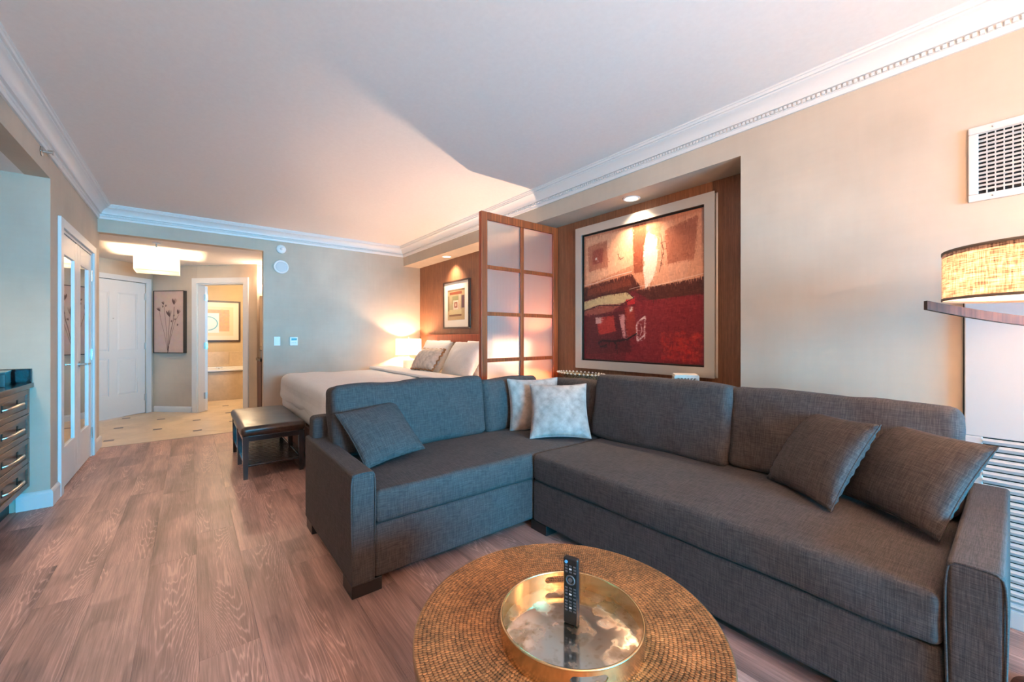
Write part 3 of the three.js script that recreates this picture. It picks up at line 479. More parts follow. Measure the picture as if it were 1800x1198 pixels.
{
  const b = thing('bench', 'dark leather-topped bench with black legs at the foot of the bed', 'bench', [0.325, 0, -5.10]);
  const W = 0.49, L = 1.10;
  M('seat', at(softBox(W, 0.085, L, 0.035, { by: 0.012, wob: 0.004, n: 20, s: 41 }), W / 2, 0.40, L / 2), leather, b);
  M('apron', merge([rbx(0.02, W - 0.02, 0.315, 0.362, L - 0.04, L - 0.018), rbx(0.02, W - 0.02, 0.315, 0.362, 0.018, 0.04), rbx(0.018, 0.04, 0.315, 0.362, 0.03, L - 0.03), rbx(W - 0.04, W - 0.018, 0.315, 0.362, 0.03, L - 0.03)]), ebony, b);
  for (const [x, z] of [[0.012, L - 0.057], [W - 0.057, L - 0.057], [0.012, 0.012], [W - 0.057, 0.012], [0.012, L / 2 - 0.022], [W - 0.057, L / 2 - 0.022]]) { const g = new THREE.CylinderGeometry(0.032, 0.022, 0.36, 4, 1); g.rotateY(Math.PI / 4); M('leg', at(toCreasedNormals(g.toNonIndexed(), 0.3), x + 0.0225, 0.18, z + 0.0225), ebony, b); }
  M('stretcher', merge([rbx(0.028, 0.044, 0.10, 0.118, 0.03, L - 0.03), rbx(W - 0.044, W - 0.028, 0.10, 0.118, 0.03, L - 0.03), rbx(0.04, W - 0.04, 0.10, 0.118, L - 0.044, L - 0.028), rbx(0.04, W - 0.04, 0.10, 0.118, 0.028, 0.044)]), ebony, b);
  for (let i = 0; i < 20; i++) M('slat', rbx(0.044, W - 0.044, 0.105, 0.114, 0.06 + i * 0.0505, 0.06 + i * 0.0505 + 0.03, 0.002), ebony, b);
}
function bedsideLamp(label, x, y, z, power) {
  const t = thing('table_lamp', label, 'lamp', [x, y, z], 0, 'bedside lamps');
  M('base', lathe([[0, 0], [0.075, 0], [0.082, 0.006], [0.082, 0.20], [0.076, 0.215], [0.03, 0.225], [0.018, 0.235], [0.018, 0.255], [0, 0.255]], 40), ceramic, t);
  M('harp', at(cyl(0.006, 0.006, 0.30, 10), 0, 0.40, 0), nickel, t);
  const sh = lathe([[0.195, 0.285], [0.19, 0.53]], 64); sh.computeVertexNormals(); M('lamp_shade', keep(sh), shadeWhite, t);
  M('shade_rim', merge([at(new THREE.TorusGeometry(0.19, 0.003, 6, 64).rotateX(Math.PI / 2), 0, 0.53, 0), at(new THREE.TorusGeometry(0.195, 0.003, 6, 64).rotateX(Math.PI / 2), 0, 0.285, 0)]), std([0.7, 0.65, 0.55], 0.7), t);
  M('spider', merge([0, 1, 2].map((i) => { const g = cyl(0.002, 0.002, 0.188, 6).rotateZ(Math.PI / 2); g.translate(0.094, 0.525, 0); g.rotateY(i * 2.094); return g; })), nickel, t);
  M('finial', at(new THREE.SphereGeometry(0.012, 12, 8), 0, 0.555, 0), nickel, t);
  M('bulb', at(new THREE.SphereGeometry(0.03, 16, 12), 0, 0.40, 0), bulbMat, t);
  lampLight(0, 0.40, 0, power, t, 1.5); return t;
}
function nightstand(label, x, z) {
  const n = thing('nightstand', label, 'nightstand', [x, 0, z], 0, 'nightstands beside the bed');
  M('body', rbx(-0.22, 0.22, 0.10, 0.60, -0.20, 0.20, 0.004), cherry, n); M('top', rbx(-0.24, 0.24, 0.60, 0.63, -0.22, 0.22, 0.006), cherry, n);
  for (const y of [0.13, 0.36]) { const d = M('drawer', rbx(-0.24, -0.22, y, y + 0.21, -0.185, 0.185, 0.004), cherry, n); M('knob', at(new THREE.SphereGeometry(0.013, 12, 8), -0.252, y + 0.105, 0), nickel, d); }
  for (const [a, b] of [[-0.19, -0.17], [-0.19, 0.17], [0.19, -0.17], [0.19, 0.17]]) M('leg', at(cyl(0.02, 0.016, 0.10, 12), a, 0.05, b), cherry, n);
}
nightstand('cherry nightstand between the bed and the far wall', 2.63, -5.87);
nightstand('cherry nightstand between the bed and the wooden screen', 2.63, -3.30);
bedsideLamp('white drum-shade lamp by the far wall beyond the bed', 2.63, 0.6305, -5.86, 3);
bedsideLamp('white drum-shade lamp behind the wooden screen', 2.63, 0.6305, -3.30, 5.5);

// ---------------------------------------------------------------- the wooden screen
{
  const z = -2.95, x0 = 1.992, x1 = 2.935, y1 = 2.302, th = 0.042, cols = [x0 + 0.065, (x0 + x1) / 2 - 0.02, (x0 + x1) / 2 + 0.02, x1 - 0.065];
  const s = thing('room_divider', 'cherry wood screen with frosted ribbed panes between sofa and bed', 'screen', [x0, 0, z]);
  const P = (name, a, b, c, d, t = th) => M(name, rbx(a - x0, b - x0, c, d, -t / 2, t / 2, 0.004), cherry, s);
  P('stile', x0, x0 + 0.065, 0.004, y1); P('stile', x1 - 0.065, x1, 0.004, y1); P('rail', x0 + 0.065, x1 - 0.065, y1 - 0.07, y1); P('rail', x0 + 0.065, x1 - 0.065, 0.004, 0.13);
  const rows = [0.13]; for (let i = 4; i >= 1; i--) rows.push(y1 - 0.07 - i * 0.416); rows.push(y1 - 0.07);
  P('muntin', cols[1], cols[2], 0.13, y1 - 0.07, 0.034);
  for (let i = 1; i < 5; i++) for (const [a, b] of [[cols[0], cols[1]], [cols[2], cols[3]]]) P('muntin', a, b, rows[i] - 0.017, rows[i] + 0.017, 0.034);
  const rib = tex(256, 4, 0.064, 0.064, (u) => 0.5 + 0.5 * Math.sin(u * 6.283 * 8), false);
  const glass = phys([0.95, 0.88, 0.80], 0.33, { transmission: 0.92, thickness: 0.008, ior: 1.3, bumpMap: rib, bumpScale: 0.0010 });
  for (let i = 0; i < 5; i++) for (const [a, b] of [[cols[0], cols[1]], [cols[2], cols[3]]]) M('pane', bx(a - x0, b - x0, rows[i] + (i ? 0.017 : 0), rows[i + 1] - (i < 4 ? 0.017 : 0), -0.004, 0.004), glass, s);
}

// ---------------------------------------------------------------- pictures
function framed(name, label, w, h, place, frameMat, fw, depth, artMap, { matW = 0, lip = 0.5, artRough = 0.5, bevel = 0.006 } = {}) {
  const g = thing(name, label, 'picture'); place(g); // faces +z of its own, centre at origin, back at z = 0
  const ring = new THREE.Shape([new THREE.Vector2(-w / 2, -h / 2), new THREE.Vector2(w / 2, -h / 2), new THREE.Vector2(w / 2, h / 2), new THREE.Vector2(-w / 2, h / 2)]);
  const a = w / 2 - fw, b = h / 2 - fw; ring.holes.push(new THREE.Path([new THREE.Vector2(-a, -b), new THREE.Vector2(-a, b), new THREE.Vector2(a, b), new THREE.Vector2(a, -b)]));
  M('frame', new THREE.ExtrudeGeometry(ring, { depth: depth - bevel * 2, bevelEnabled: true, bevelSize: -bevel, bevelThickness: bevel, bevelOffset: 0, bevelSegments: 2 }).translate(0, 0, bevel), frameMat, g);
  let aw = w - 2 * fw, ah = h - 2 * fw;
  if (matW) { M('mat_board', at(new THREE.BoxGeometry(aw + 0.008, ah + 0.008, 0.004), 0, 0, depth * lip), std([0.80, 0.74, 0.66], 0.8), g); aw -= 2 * matW; ah -= 2 * matW; }
  const art = new THREE.PlaneGeometry(aw + (matW ? 0 : 0.008), ah + (matW ? 0 : 0.008)); M(matW ? 'print' : 'canvas', keep(at(art, 0, 0, depth * lip + (matW ? 0.0026 : 0))), std([1, 1, 1], artRough, { map: artMap }), g);
  return g;
}
const paintMap = canvasTex(1024, 1024, (c, w, h) => {
  const F = (col, pts) => { c.fillStyle = col; c.beginPath(); pts.forEach(([x, y], i) => i ? c.lineTo(x * w, y * h) : c.moveTo(x * w, y * h)); c.closePath(); c.fill(); };
  const Ln = (col, wd, pts) => { c.strokeStyle = col; c.lineWidth = wd; c.lineJoin = c.lineCap = 'round'; c.beginPath(); pts.forEach(([x, y], i) => i ? c.lineTo(x * w, y * h) : c.moveTo(x * w, y * h)); c.stroke(); };
  F('#bd7a5c', [[0, 0], [1, 0], [1, 0.5], [0, 0.5]]); F('#64191f', [[0, 0.48], [1, 0.48], [1, 1], [0, 1]]);
  F('#d39a7a', [[0.03, 0.03], [0.47, 0.03], [0.47, 0.30], [0.03, 0.40]]); F('#b06a50', [[0.05, 0.10], [0.24, 0.08], [0.25, 0.28], [0.06, 0.30]]); F('#96493a', [[0.10, 0.14], [0.20, 0.13], [0.20, 0.24], [0.10, 0.25]]);
  F('#8a4630', [[0.47, 0.02], [0.58, 0.02], [0.56, 0.36], [0.48, 0.36]]);
  F('#c58a6e', [[0.70, 0.05], [0.98, 0.03], [0.98, 0.44], [0.62, 0.47]]); F('#9a5a44', [[0.72, 0.10], [0.95, 0.05], [0.92, 0.32], [0.74, 0.33]]); F('#c08a72', [[0.74, 0.33], [0.90, 0.32], [0.86, 0.45], [0.76, 0.46]]);
  c.fillStyle = '#d2c0ae'; c.beginPath(); c.moveTo(0.59 * w, 0.09 * h); c.bezierCurveTo(0.545 * w, 0.18 * h, 0.545 * w, 0.34 * h, 0.575 * w, 0.475 * h); c.bezierCurveTo(0.655 * w, 0.42 * h, 0.68 * w, 0.30 * h, 0.66 * w, 0.13 * h); c.closePath(); c.fill();
  F('#4f2117', [[0, 0.42], [0.46, 0.36], [0.54, 0.47], [0.44, 0.49], [0, 0.52]]); F('#6a2f20', [[0.05, 0.44], [0.44, 0.39], [0.46, 0.44], [0.05, 0.49]]); F('#4a2018', [[0.48, 0.49], [0.60, 0.47], [1, 0.44], [1, 0.54], [0.62, 0.56]]);
  F('#b39a72', [[0, 0.535], [0.20, 0.50], [0.42, 0.49], [0.48, 0.53], [0.36, 0.57], [0.16, 0.565], [0, 0.60]]); F('#8a4638', [[0, 0.61], [0.18, 0.575], [0.36, 0.585], [0.28, 0.62], [0.14, 0.64], [0, 0.64]]);
  F('#761c22', [[0.5, 0.56], [1, 0.55], [1, 0.98], [0.4, 0.98]]); F('#521318', [[0.02, 0.65], [0.40, 0.62], [0.46, 0.92], [0.03, 0.95]]); F('#9b2a24', [[0.14, 0.67], [0.30, 0.65], [0.32, 0.77], [0.16, 0.80]]); F('#8a2a22', [[0.40, 0.60], [0.48, 0.59], [0.50, 0.78], [0.42, 0.82]]);
  F('#ad2226', [[0.41, 0.545], [0.49, 0.53], [0.49, 0.575], [0.42, 0.585]]); F('#b98c84', [[0.13, 0.66], [0.185, 0.66], [0.185, 0.71], [0.13, 0.71]]); F('#b47a78', [[0.35, 0.65], [0.40, 0.65], [0.41, 0.82], [0.385, 0.82]]); F('#c7a99a', [[0.44, 0.595], [0.47, 0.595], [0.465, 0.63], [0.445, 0.63]]);
  Ln('#caa8a2', 12, [[0.51, 0.71], [0.57, 0.67], [0.565, 0.80], [0.51, 0.84], [0.50, 0.74], [0.51, 0.71]]); Ln('#caa8a2', 6, [[0.535, 0.72], [0.545, 0.77], [0.53, 0.80]]);
  Ln('#160b0c', 13, [[0.16, 0.86], [0.20, 0.84], [0.30, 0.845], [0.42, 0.83], [0.50, 0.79]]); Ln('#160b0c', 10, [[0.16, 0.86], [0.18, 0.89], [0.24, 0.87]]); Ln('#160b0c', 10, [[0.31, 0.85], [0.335, 0.88], [0.325, 0.905]]);
  Ln('#2a1010', 5, [[0, 0.525], [0.20, 0.49], [0.42, 0.485], [0.48, 0.535], [0.36, 0.58], [0.16, 0.57], [0, 0.61]]); Ln('#3a1712', 4, [[0.34, 0.20], [0.36, 0.245], [0.39, 0.235]]); Ln('#3a1712', 4, [[0.69, 0.12], [0.71, 0.24], [0.68, 0.38]]);
  F('#d7c9c0', [[0.125, 0.20], [0.15, 0.195], [0.15, 0.212], [0.125, 0.216]]); 
  for (let i = 0; i < 260; i++) { const x = rr(0.70, 0.97), y = rr(0.78, 0.96); c.fillStyle = `rgba(${190 + rnd() * 40},${36 + rnd() * 30},${36},${rr(0.08, 0.3)})`; c.beginPath(); c.arc(x * w, y * h, rr(3, 16), 0, 7); c.fill(); }
  const img = c.getImageData(0, 0, w, h).data; // brushwork: dabs that carry the colour near them
  for (let i = 0; i < 15000; i++) { const x = rnd() * w, y = rnd() * h, sx = clamp(Math.round(x + rr(-9, 9)), 0, w - 1), sy = clamp(Math.round(y + rr(-9, 9)), 0, h - 1), k = (sy * w + sx) * 4, v = rr(-26, 26), L = rr(6, 24), up = rnd() < (y < h * 0.5 ? 0.75 : 0.4); c.strokeStyle = `rgba(${clamp(img[k] + v, 0, 255)},${clamp(img[k + 1] + v * 0.8, 0, 255)},${clamp(img[k + 2] + v * 0.7, 0, 255)},${rr(0.25, 0.6)})`; c.lineWidth = rr(2, 9); c.beginPath(); c.moveTo(x, y); c.lineTo(x + (up ? rr(-4, 4) : L), y + (up ? L : rr(-4, 4))); c.stroke(); }
  Ln('rgba(22,11,12,0.75)', 9, [[0.16, 0.86], [0.20, 0.84], [0.30, 0.845], [0.42, 0.83], [0.50, 0.79]]); Ln('rgba(230,214,204,0.7)', 4, [[0, 0.405], [0.12, 0.395], [0.30, 0.36], [0.46, 0.345]]); Ln('rgba(230,214,204,0.6)', 3, [[0.44, 0.47], [0.55, 0.455], [0.64, 0.465], [0.99, 0.42]]); Ln('rgba(42,16,16,0.7)', 4, [[0, 0.525], [0.20, 0.49], [0.42, 0.485], [0.48, 0.535], [0.36, 0.58], [0.16, 0.57], [0, 0.61]]); Ln('rgba(58,23,18,0.7)', 4, [[0.34, 0.20], [0.36, 0.245], [0.39, 0.235]]);
});
const silver = std([0.60, 0.55, 0.49], 0.36, { metalness: 0.55 });
const onNiche = (z, y, depth = 0) => (g) => { g.position.set(XN - 0.002 - depth, y, z); g.rotation.y = -Math.PI / 2; };
{ const g = framed('painting', 'large red and rust abstract painting in a silver frame above the sofa', 1.315, 1.325, onNiche(-1.99, 1.563), silver, 0.075, 0.05, paintMap, { lip: 0.45, artRough: 0.32, bevel: 0.014 });
  const a = 1.315 / 2 - 0.075, b = 1.325 / 2 - 0.075; M('inner_lip', merge([bx(-a, a, b - 0.012, b, 0.015, 0.03), bx(-a, a, -b, -b + 0.012, 0.015, 0.03), bx(-a, -a + 0.012, -b, b, 0.015, 0.03), bx(a - 0.012, a, -b, b, 0.015, 0.03)]), blackened, g); }
const printMap = canvasTex(512, 512, (c, w, h) => {
  c.fillStyle = '#b59a72'; c.fillRect(0, 0, w, h); const R = (col, x, y, a, b) => { c.fillStyle = col; c.fillRect(x * w, y * h, a * w, b * h); };
  R('#7c6248', 0, 0, 1, 0.06); R('#8c4a34', 0.12, 0.08, 0.72, 0.09); R('#a99a78', 0.12, 0.2, 0.7, 0.6); R('#8f8a62', 0.28, 0.22, 0.36, 0.26); R('#5a3a44', 0.82, 0.22, 0.16, 0.4); R('#cfae92', 0.66, 0.18, 0.12, 0.5); R('#c9b88c', 0.1, 0.66, 0.72, 0.16); R('#7a5236', 0.1, 0.82, 0.72, 0.06); R('#ddc6b4', 0.34, 0.36, 0.3, 0.3); R('#8a4634', 0.40, 0.42, 0.18, 0.18); R('#d9b89c', 0.45, 0.46, 0.08, 0.1); R('#77694a', 0.02, 0.2, 0.07, 0.5);
  for (let i = 0; i < 900; i++) { c.strokeStyle = `rgba(${60 + rnd() * 150},${50 + rnd() * 110},${40 + rnd() * 80},0.16)`; c.lineWidth = rr(1, 4); const x = rnd() * w, y = rnd() * h; c.beginPath(); c.moveTo(x, y); c.lineTo(x + rr(-30, 30), y + rr(-30, 30)); c.stroke(); }
});
framed('picture', 'small matted abstract print in a dark frame above the bed', 0.71, 0.68, onNiche(-4.925, 1.645), std([0.045, 0.022, 0.015], 0.4), 0.024, 0.03, printMap, { matW: 0.10, lip: 0.6 });
const flowerMap = canvasTex(512, 1024, (c, w, h) => {
  c.fillStyle = '#b99c8e'; c.fillRect(0, 0, w, h); for (let i = 0; i < 500; i++) { c.fillStyle = `rgba(${170 + rnd() * 40},${140 + rnd() * 40},${130 + rnd() * 36},0.10)`; c.beginPath(); c.arc(rnd() * w, rnd() * h, rr(10, 60), 0, 7); c.fill(); }
  const dark = (a) => `rgba(66,34,28,${a})`, S = (pts, wd, a = 0.8) => { c.strokeStyle = dark(a); c.lineWidth = wd; c.lineCap = 'round'; c.beginPath(); c.moveTo(pts[0][0] * w, pts[0][1] * h); for (let i = 1; i < pts.length - 1; i++) c.quadraticCurveTo(pts[i][0] * w, pts[i][1] * h, (pts[i][0] + pts[i + 1][0]) / 2 * w, (pts[i][1] + pts[i + 1][1]) / 2 * h); const e = pts[pts.length - 1]; c.lineTo(e[0] * w, e[1] * h); c.stroke(); };
  S([[0.46, 1.0], [0.50, 0.86], [0.56, 0.66], [0.66, 0.46], [0.68, 0.26]], 9); S([[0.46, 1.0], [0.48, 0.8], [0.50, 0.6], [0.53, 0.42]], 7); S([[0.46, 0.98], [0.44, 0.7], [0.38, 0.45], [0.34, 0.26]], 6); S([[0.45, 0.96], [0.36, 0.7], [0.24, 0.5], [0.18, 0.34]], 5); S([[0.49, 0.9], [0.62, 0.66], [0.70, 0.5], [0.84, 0.38]], 5); S([[0.47, 0.98], [0.49, 0.9]], 16);
  const bud = (x, y, r, t) => { c.save(); c.translate(x * w, y * h); c.rotate(t); for (let i = -2; i <= 2; i++) { c.fillStyle = dark(0.85); c.beginPath(); c.moveTo(0, r * 1.1); c.quadraticCurveTo(i * r * 0.55 - r * 0.2, 0, i * r * 0.5, -r * (1.1 - Math.abs(i) * 0.16)); c.quadraticCurveTo(i * r * 0.3 + r * 0.3, 0, 0, r * 1.1); c.fill(); } c.restore(); };
  bud(0.70, 0.17, 52, 0.25); bud(0.53, 0.36, 58, 0.0); bud(0.84, 0.34, 42, 0.5); bud(0.18, 0.29, 40, -0.3); bud(0.32, 0.19, 30, -0.1); for (const [x, y] of [[0.31, 0.25], [0.41, 0.24], [0.68, 0.40], [0.72, 0.46], [0.60, 0.49], [0.80, 0.55]]) bud(x, y, 20, 0.7);
});
framed('picture', 'tall canvas print of dark flower stems beside the bathroom door', 0.535, 0.985, (g) => { const s = 0.334; g.position.set(A0[0] + Q * s, 1.425, A0[1] + Q * s); g.rotation.y = -Math.PI / 4; g.translateZ(0.002); }, std([0.05, 0.032, 0.022], 0.45), 0.012, 0.055, flowerMap, { lip: 0.85, bevel: 0.003 });
const bathMap = canvasTex(512, 512, (c, w, h) => {
  c.fillStyle = '#e6d2bb'; c.fillRect(0, 0, w, h); c.fillStyle = '#d9a98c'; c.fillRect(0.1 * w, 0.1 * h, 0.8 * w, 0.75 * h); for (let i = 0; i < 400; i++) { c.fillStyle = `rgba(${200 + rnd() * 40},${140 + rnd() * 60},${120 + rnd() * 40},0.2)`; c.beginPath(); c.arc(w * rr(0.12, 0.88), h * rr(0.12, 0.83), rr(6, 30), 0, 7); c.fill(); }
  c.fillStyle = '#dfe9ee'; c.fillRect(0.12 * w, 0.22 * h, 0.52 * w, 0.68 * h); c.strokeStyle = '#6fb6cc'; c.lineWidth = 16; c.beginPath(); c.ellipse(0.36 * w, 0.58 * h, 0.24 * w, 0.23 * h, 0, -1.9, 1.5); c.stroke();
});
framed('picture', 'matted print with a blue ring over the bathtub', 0.92, 0.84, (g) => g.position.set(0.36, 1.505, -10.198), std([0.05, 0.028, 0.018], 0.4), 0.035, 0.03, bathMap, { matW: 0.09, lip: 0.6 });

// ---------------------------------------------------------------- behind the sofa: console with bowl and box
{
  const c = thing('console_table', 'narrow dark console table in the niche behind the sofa', 'table', [2.795, 0, -2.05]);
  M('top', rbx(-0.135, 0.125, 0.745, 0.775, -0.80, 0.80, 0.004), walnut, c); M('shelf', rbx(-0.115, 0.115, 0.20, 0.22, -0.76, 0.76, 0.003), walnut, c);
  for (const [a, b] of [[-0.115, -0.78], [0.085, -0.78], [-0.115, 0.74], [0.085, 0.74]]) M('leg', rbx(a, a + 0.035, 0, 0.745, b, b + 0.04, 0.003), walnut, c);
}
{
  const b = thing('bowl', 'shallow silvery mosaic bowl on the console below the painting', 'bowl', [2.79, 0.7755, -2.50]);
  const mos = tex(512, 128, 0.5, 0.125, (u, v) => { const a = Math.floor(u * 64), e = Math.floor(v * 16), h = hash(a, e, 101), gx = Math.abs(u * 64 - a - 0.5), gy = Math.abs(v * 16 - e - 0.5); const k = (gx > 0.4 || gy > 0.4 ? 0.25 : 0.5 + 0.5 * h); return [k, k * 0.92, k * 0.78]; });
  const mm = std([0.85, 0.76, 0.62], 0.35, { metalness: 0.15, map: mos, side: THREE.DoubleSide });
  M('shell', lathe([[0, 0.0], [0.055, 0.0], [0.075, 0.012], [0.115, 0.05], [0.142, 0.084], [0.139, 0.085], [0.110, 0.054], [0.07, 0.017], [0, 0.012]], 48), mm, b).scale.set(0.84, 1, 1.86);
  const scallop = []; for (let i = 0; i < 36; i++) { const a = i / 36 * 6.2832; scallop.push(at(new THREE.SphereGeometry(0.009, 8, 6), Math.cos(a) * 0.142 * 0.84, 0.086, Math.sin(a) * 0.142 * 1.86)); }
  M('scalloped_rim', merge(scallop), std([0.75, 0.72, 0.67], 0.35, { metalness: 0.6 }), b);
}
{
  const b = thing('lattice_box', 'small white lattice box on the console below the painting', 'box', [2.76, 0.7755, -1.48], 0.62);
  const wm = std([0.58, 0.54, 0.48], 0.5), g = 0.075, H = 0.155;
  M('inner', rbx(-g + 0.006, g - 0.006, 0.002, H - 0.006, -g + 0.006, g - 0.006, 0.002), std([0.16, 0.12, 0.09], 0.7), b); M('lid', rbx(-g - 0.002, g + 0.002, H - 0.010, H, -g - 0.002, g + 0.002, 0.003), wm, b);
  const fr = []; for (const [a, c] of [[-1, -1], [1, -1], [1, 1], [-1, 1]]) fr.push(bx(a * g - 0.005, a * g + 0.005, 0, H - 0.01, c * g - 0.005, c * g + 0.005)); for (const y of [0, H - 0.022]) { fr.push(bx(-g, g, y, y + 0.012, g - 0.004, g + 0.004), bx(-g, g, y, y + 0.012, -g - 0.004, -g + 0.004), bx(-g - 0.004, -g + 0.004, y, y + 0.012, -g, g), bx(g - 0.004, g + 0.004, y, y + 0.012, -g, g)); }
  M('frame', merge(fr), wm, b);
  const lat = []; for (let f = 0; f < 4; f++) for (let i = -3; i <= 3; i++) for (const sgn of [1, -1]) { const q = new THREE.BoxGeometry(0.005, 0.17, 0.003); q.rotateZ(sgn * 0.62); q.translate(i * 0.021, 0.07, g + 0.001); const p = q.attributes.position; for (let k = 0; k < p.count; k++) { p.setX(k, clamp(p.getX(k), -g, g)); p.setY(k, clamp(p.getY(k), 0.004, H - 0.014)); } q.rotateY(f * Math.PI / 2); lat.push(q); }
  M('lattice', merge(lat), wm, b);
}

// ---------------------------------------------------------------- floor lamp by the sofa arm
{
  const c = [2.213, 0.071], r = 0.25, yb = 1.329, yt = 1.503, t = thing('floor_lamp', 'floor lamp with burlap drum shade on a curved wooden bar', 'lamp', [c[0], 0, c[1]]);
  M('base', lathe([[0, 0.001], [0.085, 0.001], [0.088, 0.006], [0.085, 0.014], [0.02, 0.024], [0.012, 0.035], [0, 0.035]], 40), walnut, t);
  M('pole', at(cyl(0.012, 0.012, 1.22, 16), 0, 0.64, 0), walnut, t);
  { // bowed wooden bar under the shade
    const dir = [0.47, 0.883], pts = []; for (let i = 0; i <= 20; i++) { const u = -1 + i / 10; pts.push([dir[0] * u * 0.315, 1.243 + 0.068 * Math.pow(Math.abs(u), 1.35), dir[1] * u * 0.315]); }
    const pos = [], nrm = [dir[1] * 0.012, 0, -dir[0] * 0.012], ring = pts.map((p) => [[1, 1], [1, -1], [-1, -1], [-1, 1]].map(([a, b]) => [p[0] + nrm[0] * a, p[1] + b * 0.0155, p[2] + nrm[2] * a])), qd = (a, b, cc, d) => pos.push(...a, ...b, ...cc, ...a, ...cc, ...d);
    for (let i = 0; i < 20; i++) for (let j = 0; j < 4; j++) qd(ring[i][j], ring[i + 1][j], ring[i + 1][(j + 1) % 4], ring[i][(j + 1) % 4]); qd(...ring[0]); qd(...ring[20].slice().reverse());
    const g = new THREE.BufferGeometry(); g.setAttribute('position', new THREE.BufferAttribute(new Float32Array(pos), 3)); g.computeVertexNormals(); M('crossbar', g, walnut, t);
  }
  const sh = new THREE.CylinderGeometry(r, r, yt - yb, 96, 1, true); const u = sh.attributes.uv; for (let i = 0; i < u.count; i++) u.setXY(i, u.getX(i) * 1.57, u.getY(i) * 0.174); M('lamp_shade', keep(at(sh, 0, (yt + yb) / 2, 0)), burlap, t);
  const band = std([0.19, 0.14, 0.10], 0.8);
  for (const y of [yb + 0.003, yt - 0.003]) M('shade_trim', lathe([[r - 0.002, y - 0.0045], [r + 0.0016, y - 0.0045], [r + 0.0016, y + 0.0045], [r - 0.002, y + 0.0045], [r - 0.002, y - 0.0045]], 96), band, t);
  M('diffuser', at(cyl(r - 0.006, r - 0.006, 0.003, 64), 0, yb + 0.008, 0), phys([0.92, 0.90, 0.86], 0.9, { transmission: 0.6, thickness: 0, emissive: lin(1, 0.88, 0.72), emissiveIntensity: 0.55 }), t);
  M('spider', merge([0, 1, 2].map((i) => { const g = cyl(0.003, 0.003, r - 0.004, 6).rotateZ(Math.PI / 2); g.translate((r - 0.004) / 2, yt - 0.012, 0); g.rotateY(i * 2.094 + 0.4); return g; })), nickel, t);
  M('bulb', at(new THREE.SphereGeometry(0.03, 16, 12), 0, 1.38, 0), bulbMat, t);
  M('added_top_plate', at(cyl(r - 0.006, r - 0.006, 0.002, 64), 0, yt - 0.02, 0), phys([0.80, 0.72, 0.62], 0.95, { transmission: 0.6, thickness: 0 }), t);  // plate added in the open shade top to dim the upward light
  lampLight(0, 1.39, 0, 4.8, t, 1.5);
}

// ---------------------------------------------------------------- unseen uplight added behind the viewer to wash the ceiling warm
{
  const t = thing('added_uplight', 'unseen uplight added behind the viewer as warm ceiling fill', 'lamp', [0.3, 0, 1.5]);
  M('base', lathe([[0, 0.001], [0.14, 0.001], [0.145, 0.008], [0.13, 0.02], [0.02, 0.035], [0, 0.035]], 40), blackened, t); M('pole', at(cyl(0.013, 0.013, 1.62, 16), 0, 0.84, 0), blackened, t);
  M('bowl', lathe([[0.013, 1.64], [0.06, 1.66], [0.13, 1.71], [0.17, 1.765], [0.167, 1.766], [0.127, 1.715], [0.058, 1.666], [0.013, 1.648]], 48), blackened, t);
  M('bulb', at(new THREE.SphereGeometry(0.05, 20, 14), 0, 1.755, 0), bulbMat, t); lampLight(0, 1.755, 0, 17.5, t, 2.5);
}

// ---------------------------------------------------------------- kitchenette drawers
function drawerUnit(label, z0) {
  const u = thing('drawer_cabinet', label, 'cabinet', [-1.47, 0, z0], 0, 'drawer cabinets in the kitchenette'); const W = 0.75, D = 0.59, x1 = D;
  M('carcass', bx(0, x1 - 0.02, 0.17, 0.843, 0.002, W - 0.002), cabinetMat, u); M('toe_kick', bx(0, x1 - 0.08, 0.001, 0.17, 0.004, W - 0.004), blackened, u);
  M('face_frame', merge([bx(x1 - 0.02, x1, 0.17, 0.843, 0, 0.025), bx(x1 - 0.02, x1, 0.17, 0.843, W - 0.025, W)]), cabinetMat, u);
  for (let i = 0; i < 4; i++) {
    const y0 = 0.173 + i * 0.1675, y1 = y0 + 0.164, d = new THREE.Group(); d.name = 'drawer'; u.add(d); const a = 0.028, b = W - 0.028;
    M('front_panel', bx(x1 - 0.018, x1 + 0.006, y0 + 0.03, y1 - 0.03, a + 0.04, b - 0.04), cabinetMat, d);
    M('front_frame', merge([rbx(x1 - 0.018, x1 + 0.016, y0, y1, a, a + 0.045, 0.003), rbx(x1 - 0.018, x1 + 0.016, y0, y1, b - 0.045, b, 0.003), rbx(x1 - 0.018, x1 + 0.016, y0, y0 + 0.035, a + 0.045, b - 0.045, 0.003), rbx(x1 - 0.018, x1 + 0.016, y1 - 0.035, y1, a + 0.045, b - 0.045, 0.003)]), cabinetMat, d);
    for (const zc of [0.375]) { const y = (y0 + y1) / 2 + 0.01; M('handle', tube([[x1 + 0.005, y - 0.01, zc - 0.135], [x1 + 0.03, y - 0.004, zc - 0.125], [x1 + 0.042, y, zc - 0.08], [x1 + 0.046, y + 0.004, zc], [x1 + 0.042, y, zc + 0.08], [x1 + 0.03, y - 0.004, zc + 0.125], [x1 + 0.005, y - 0.01, zc + 0.135]], 0.010, 30, 8), nickel, d); for (const q of [-0.135, 0.135]) M('backplate', rbx(x1 + 0.005, x1 + 0.010, y - 0.022, y + 0.022, zc + q - 0.011, zc + q + 0.011, 0.002), blackened, d); }
  }
}
drawerUnit('brown wooden four-drawer cabinet with bow handles beside the closet', -4.257);
drawerUnit('brown wooden four-drawer cabinet nearer the window, left of the first', -3.505);
tag(M('countertop', rbx(-1.478, -0.850, 0.845, 0.880, -4.258, -2.752, 0.006), granite), 'polished black stone countertop over the drawer cabinets', 'countertop');
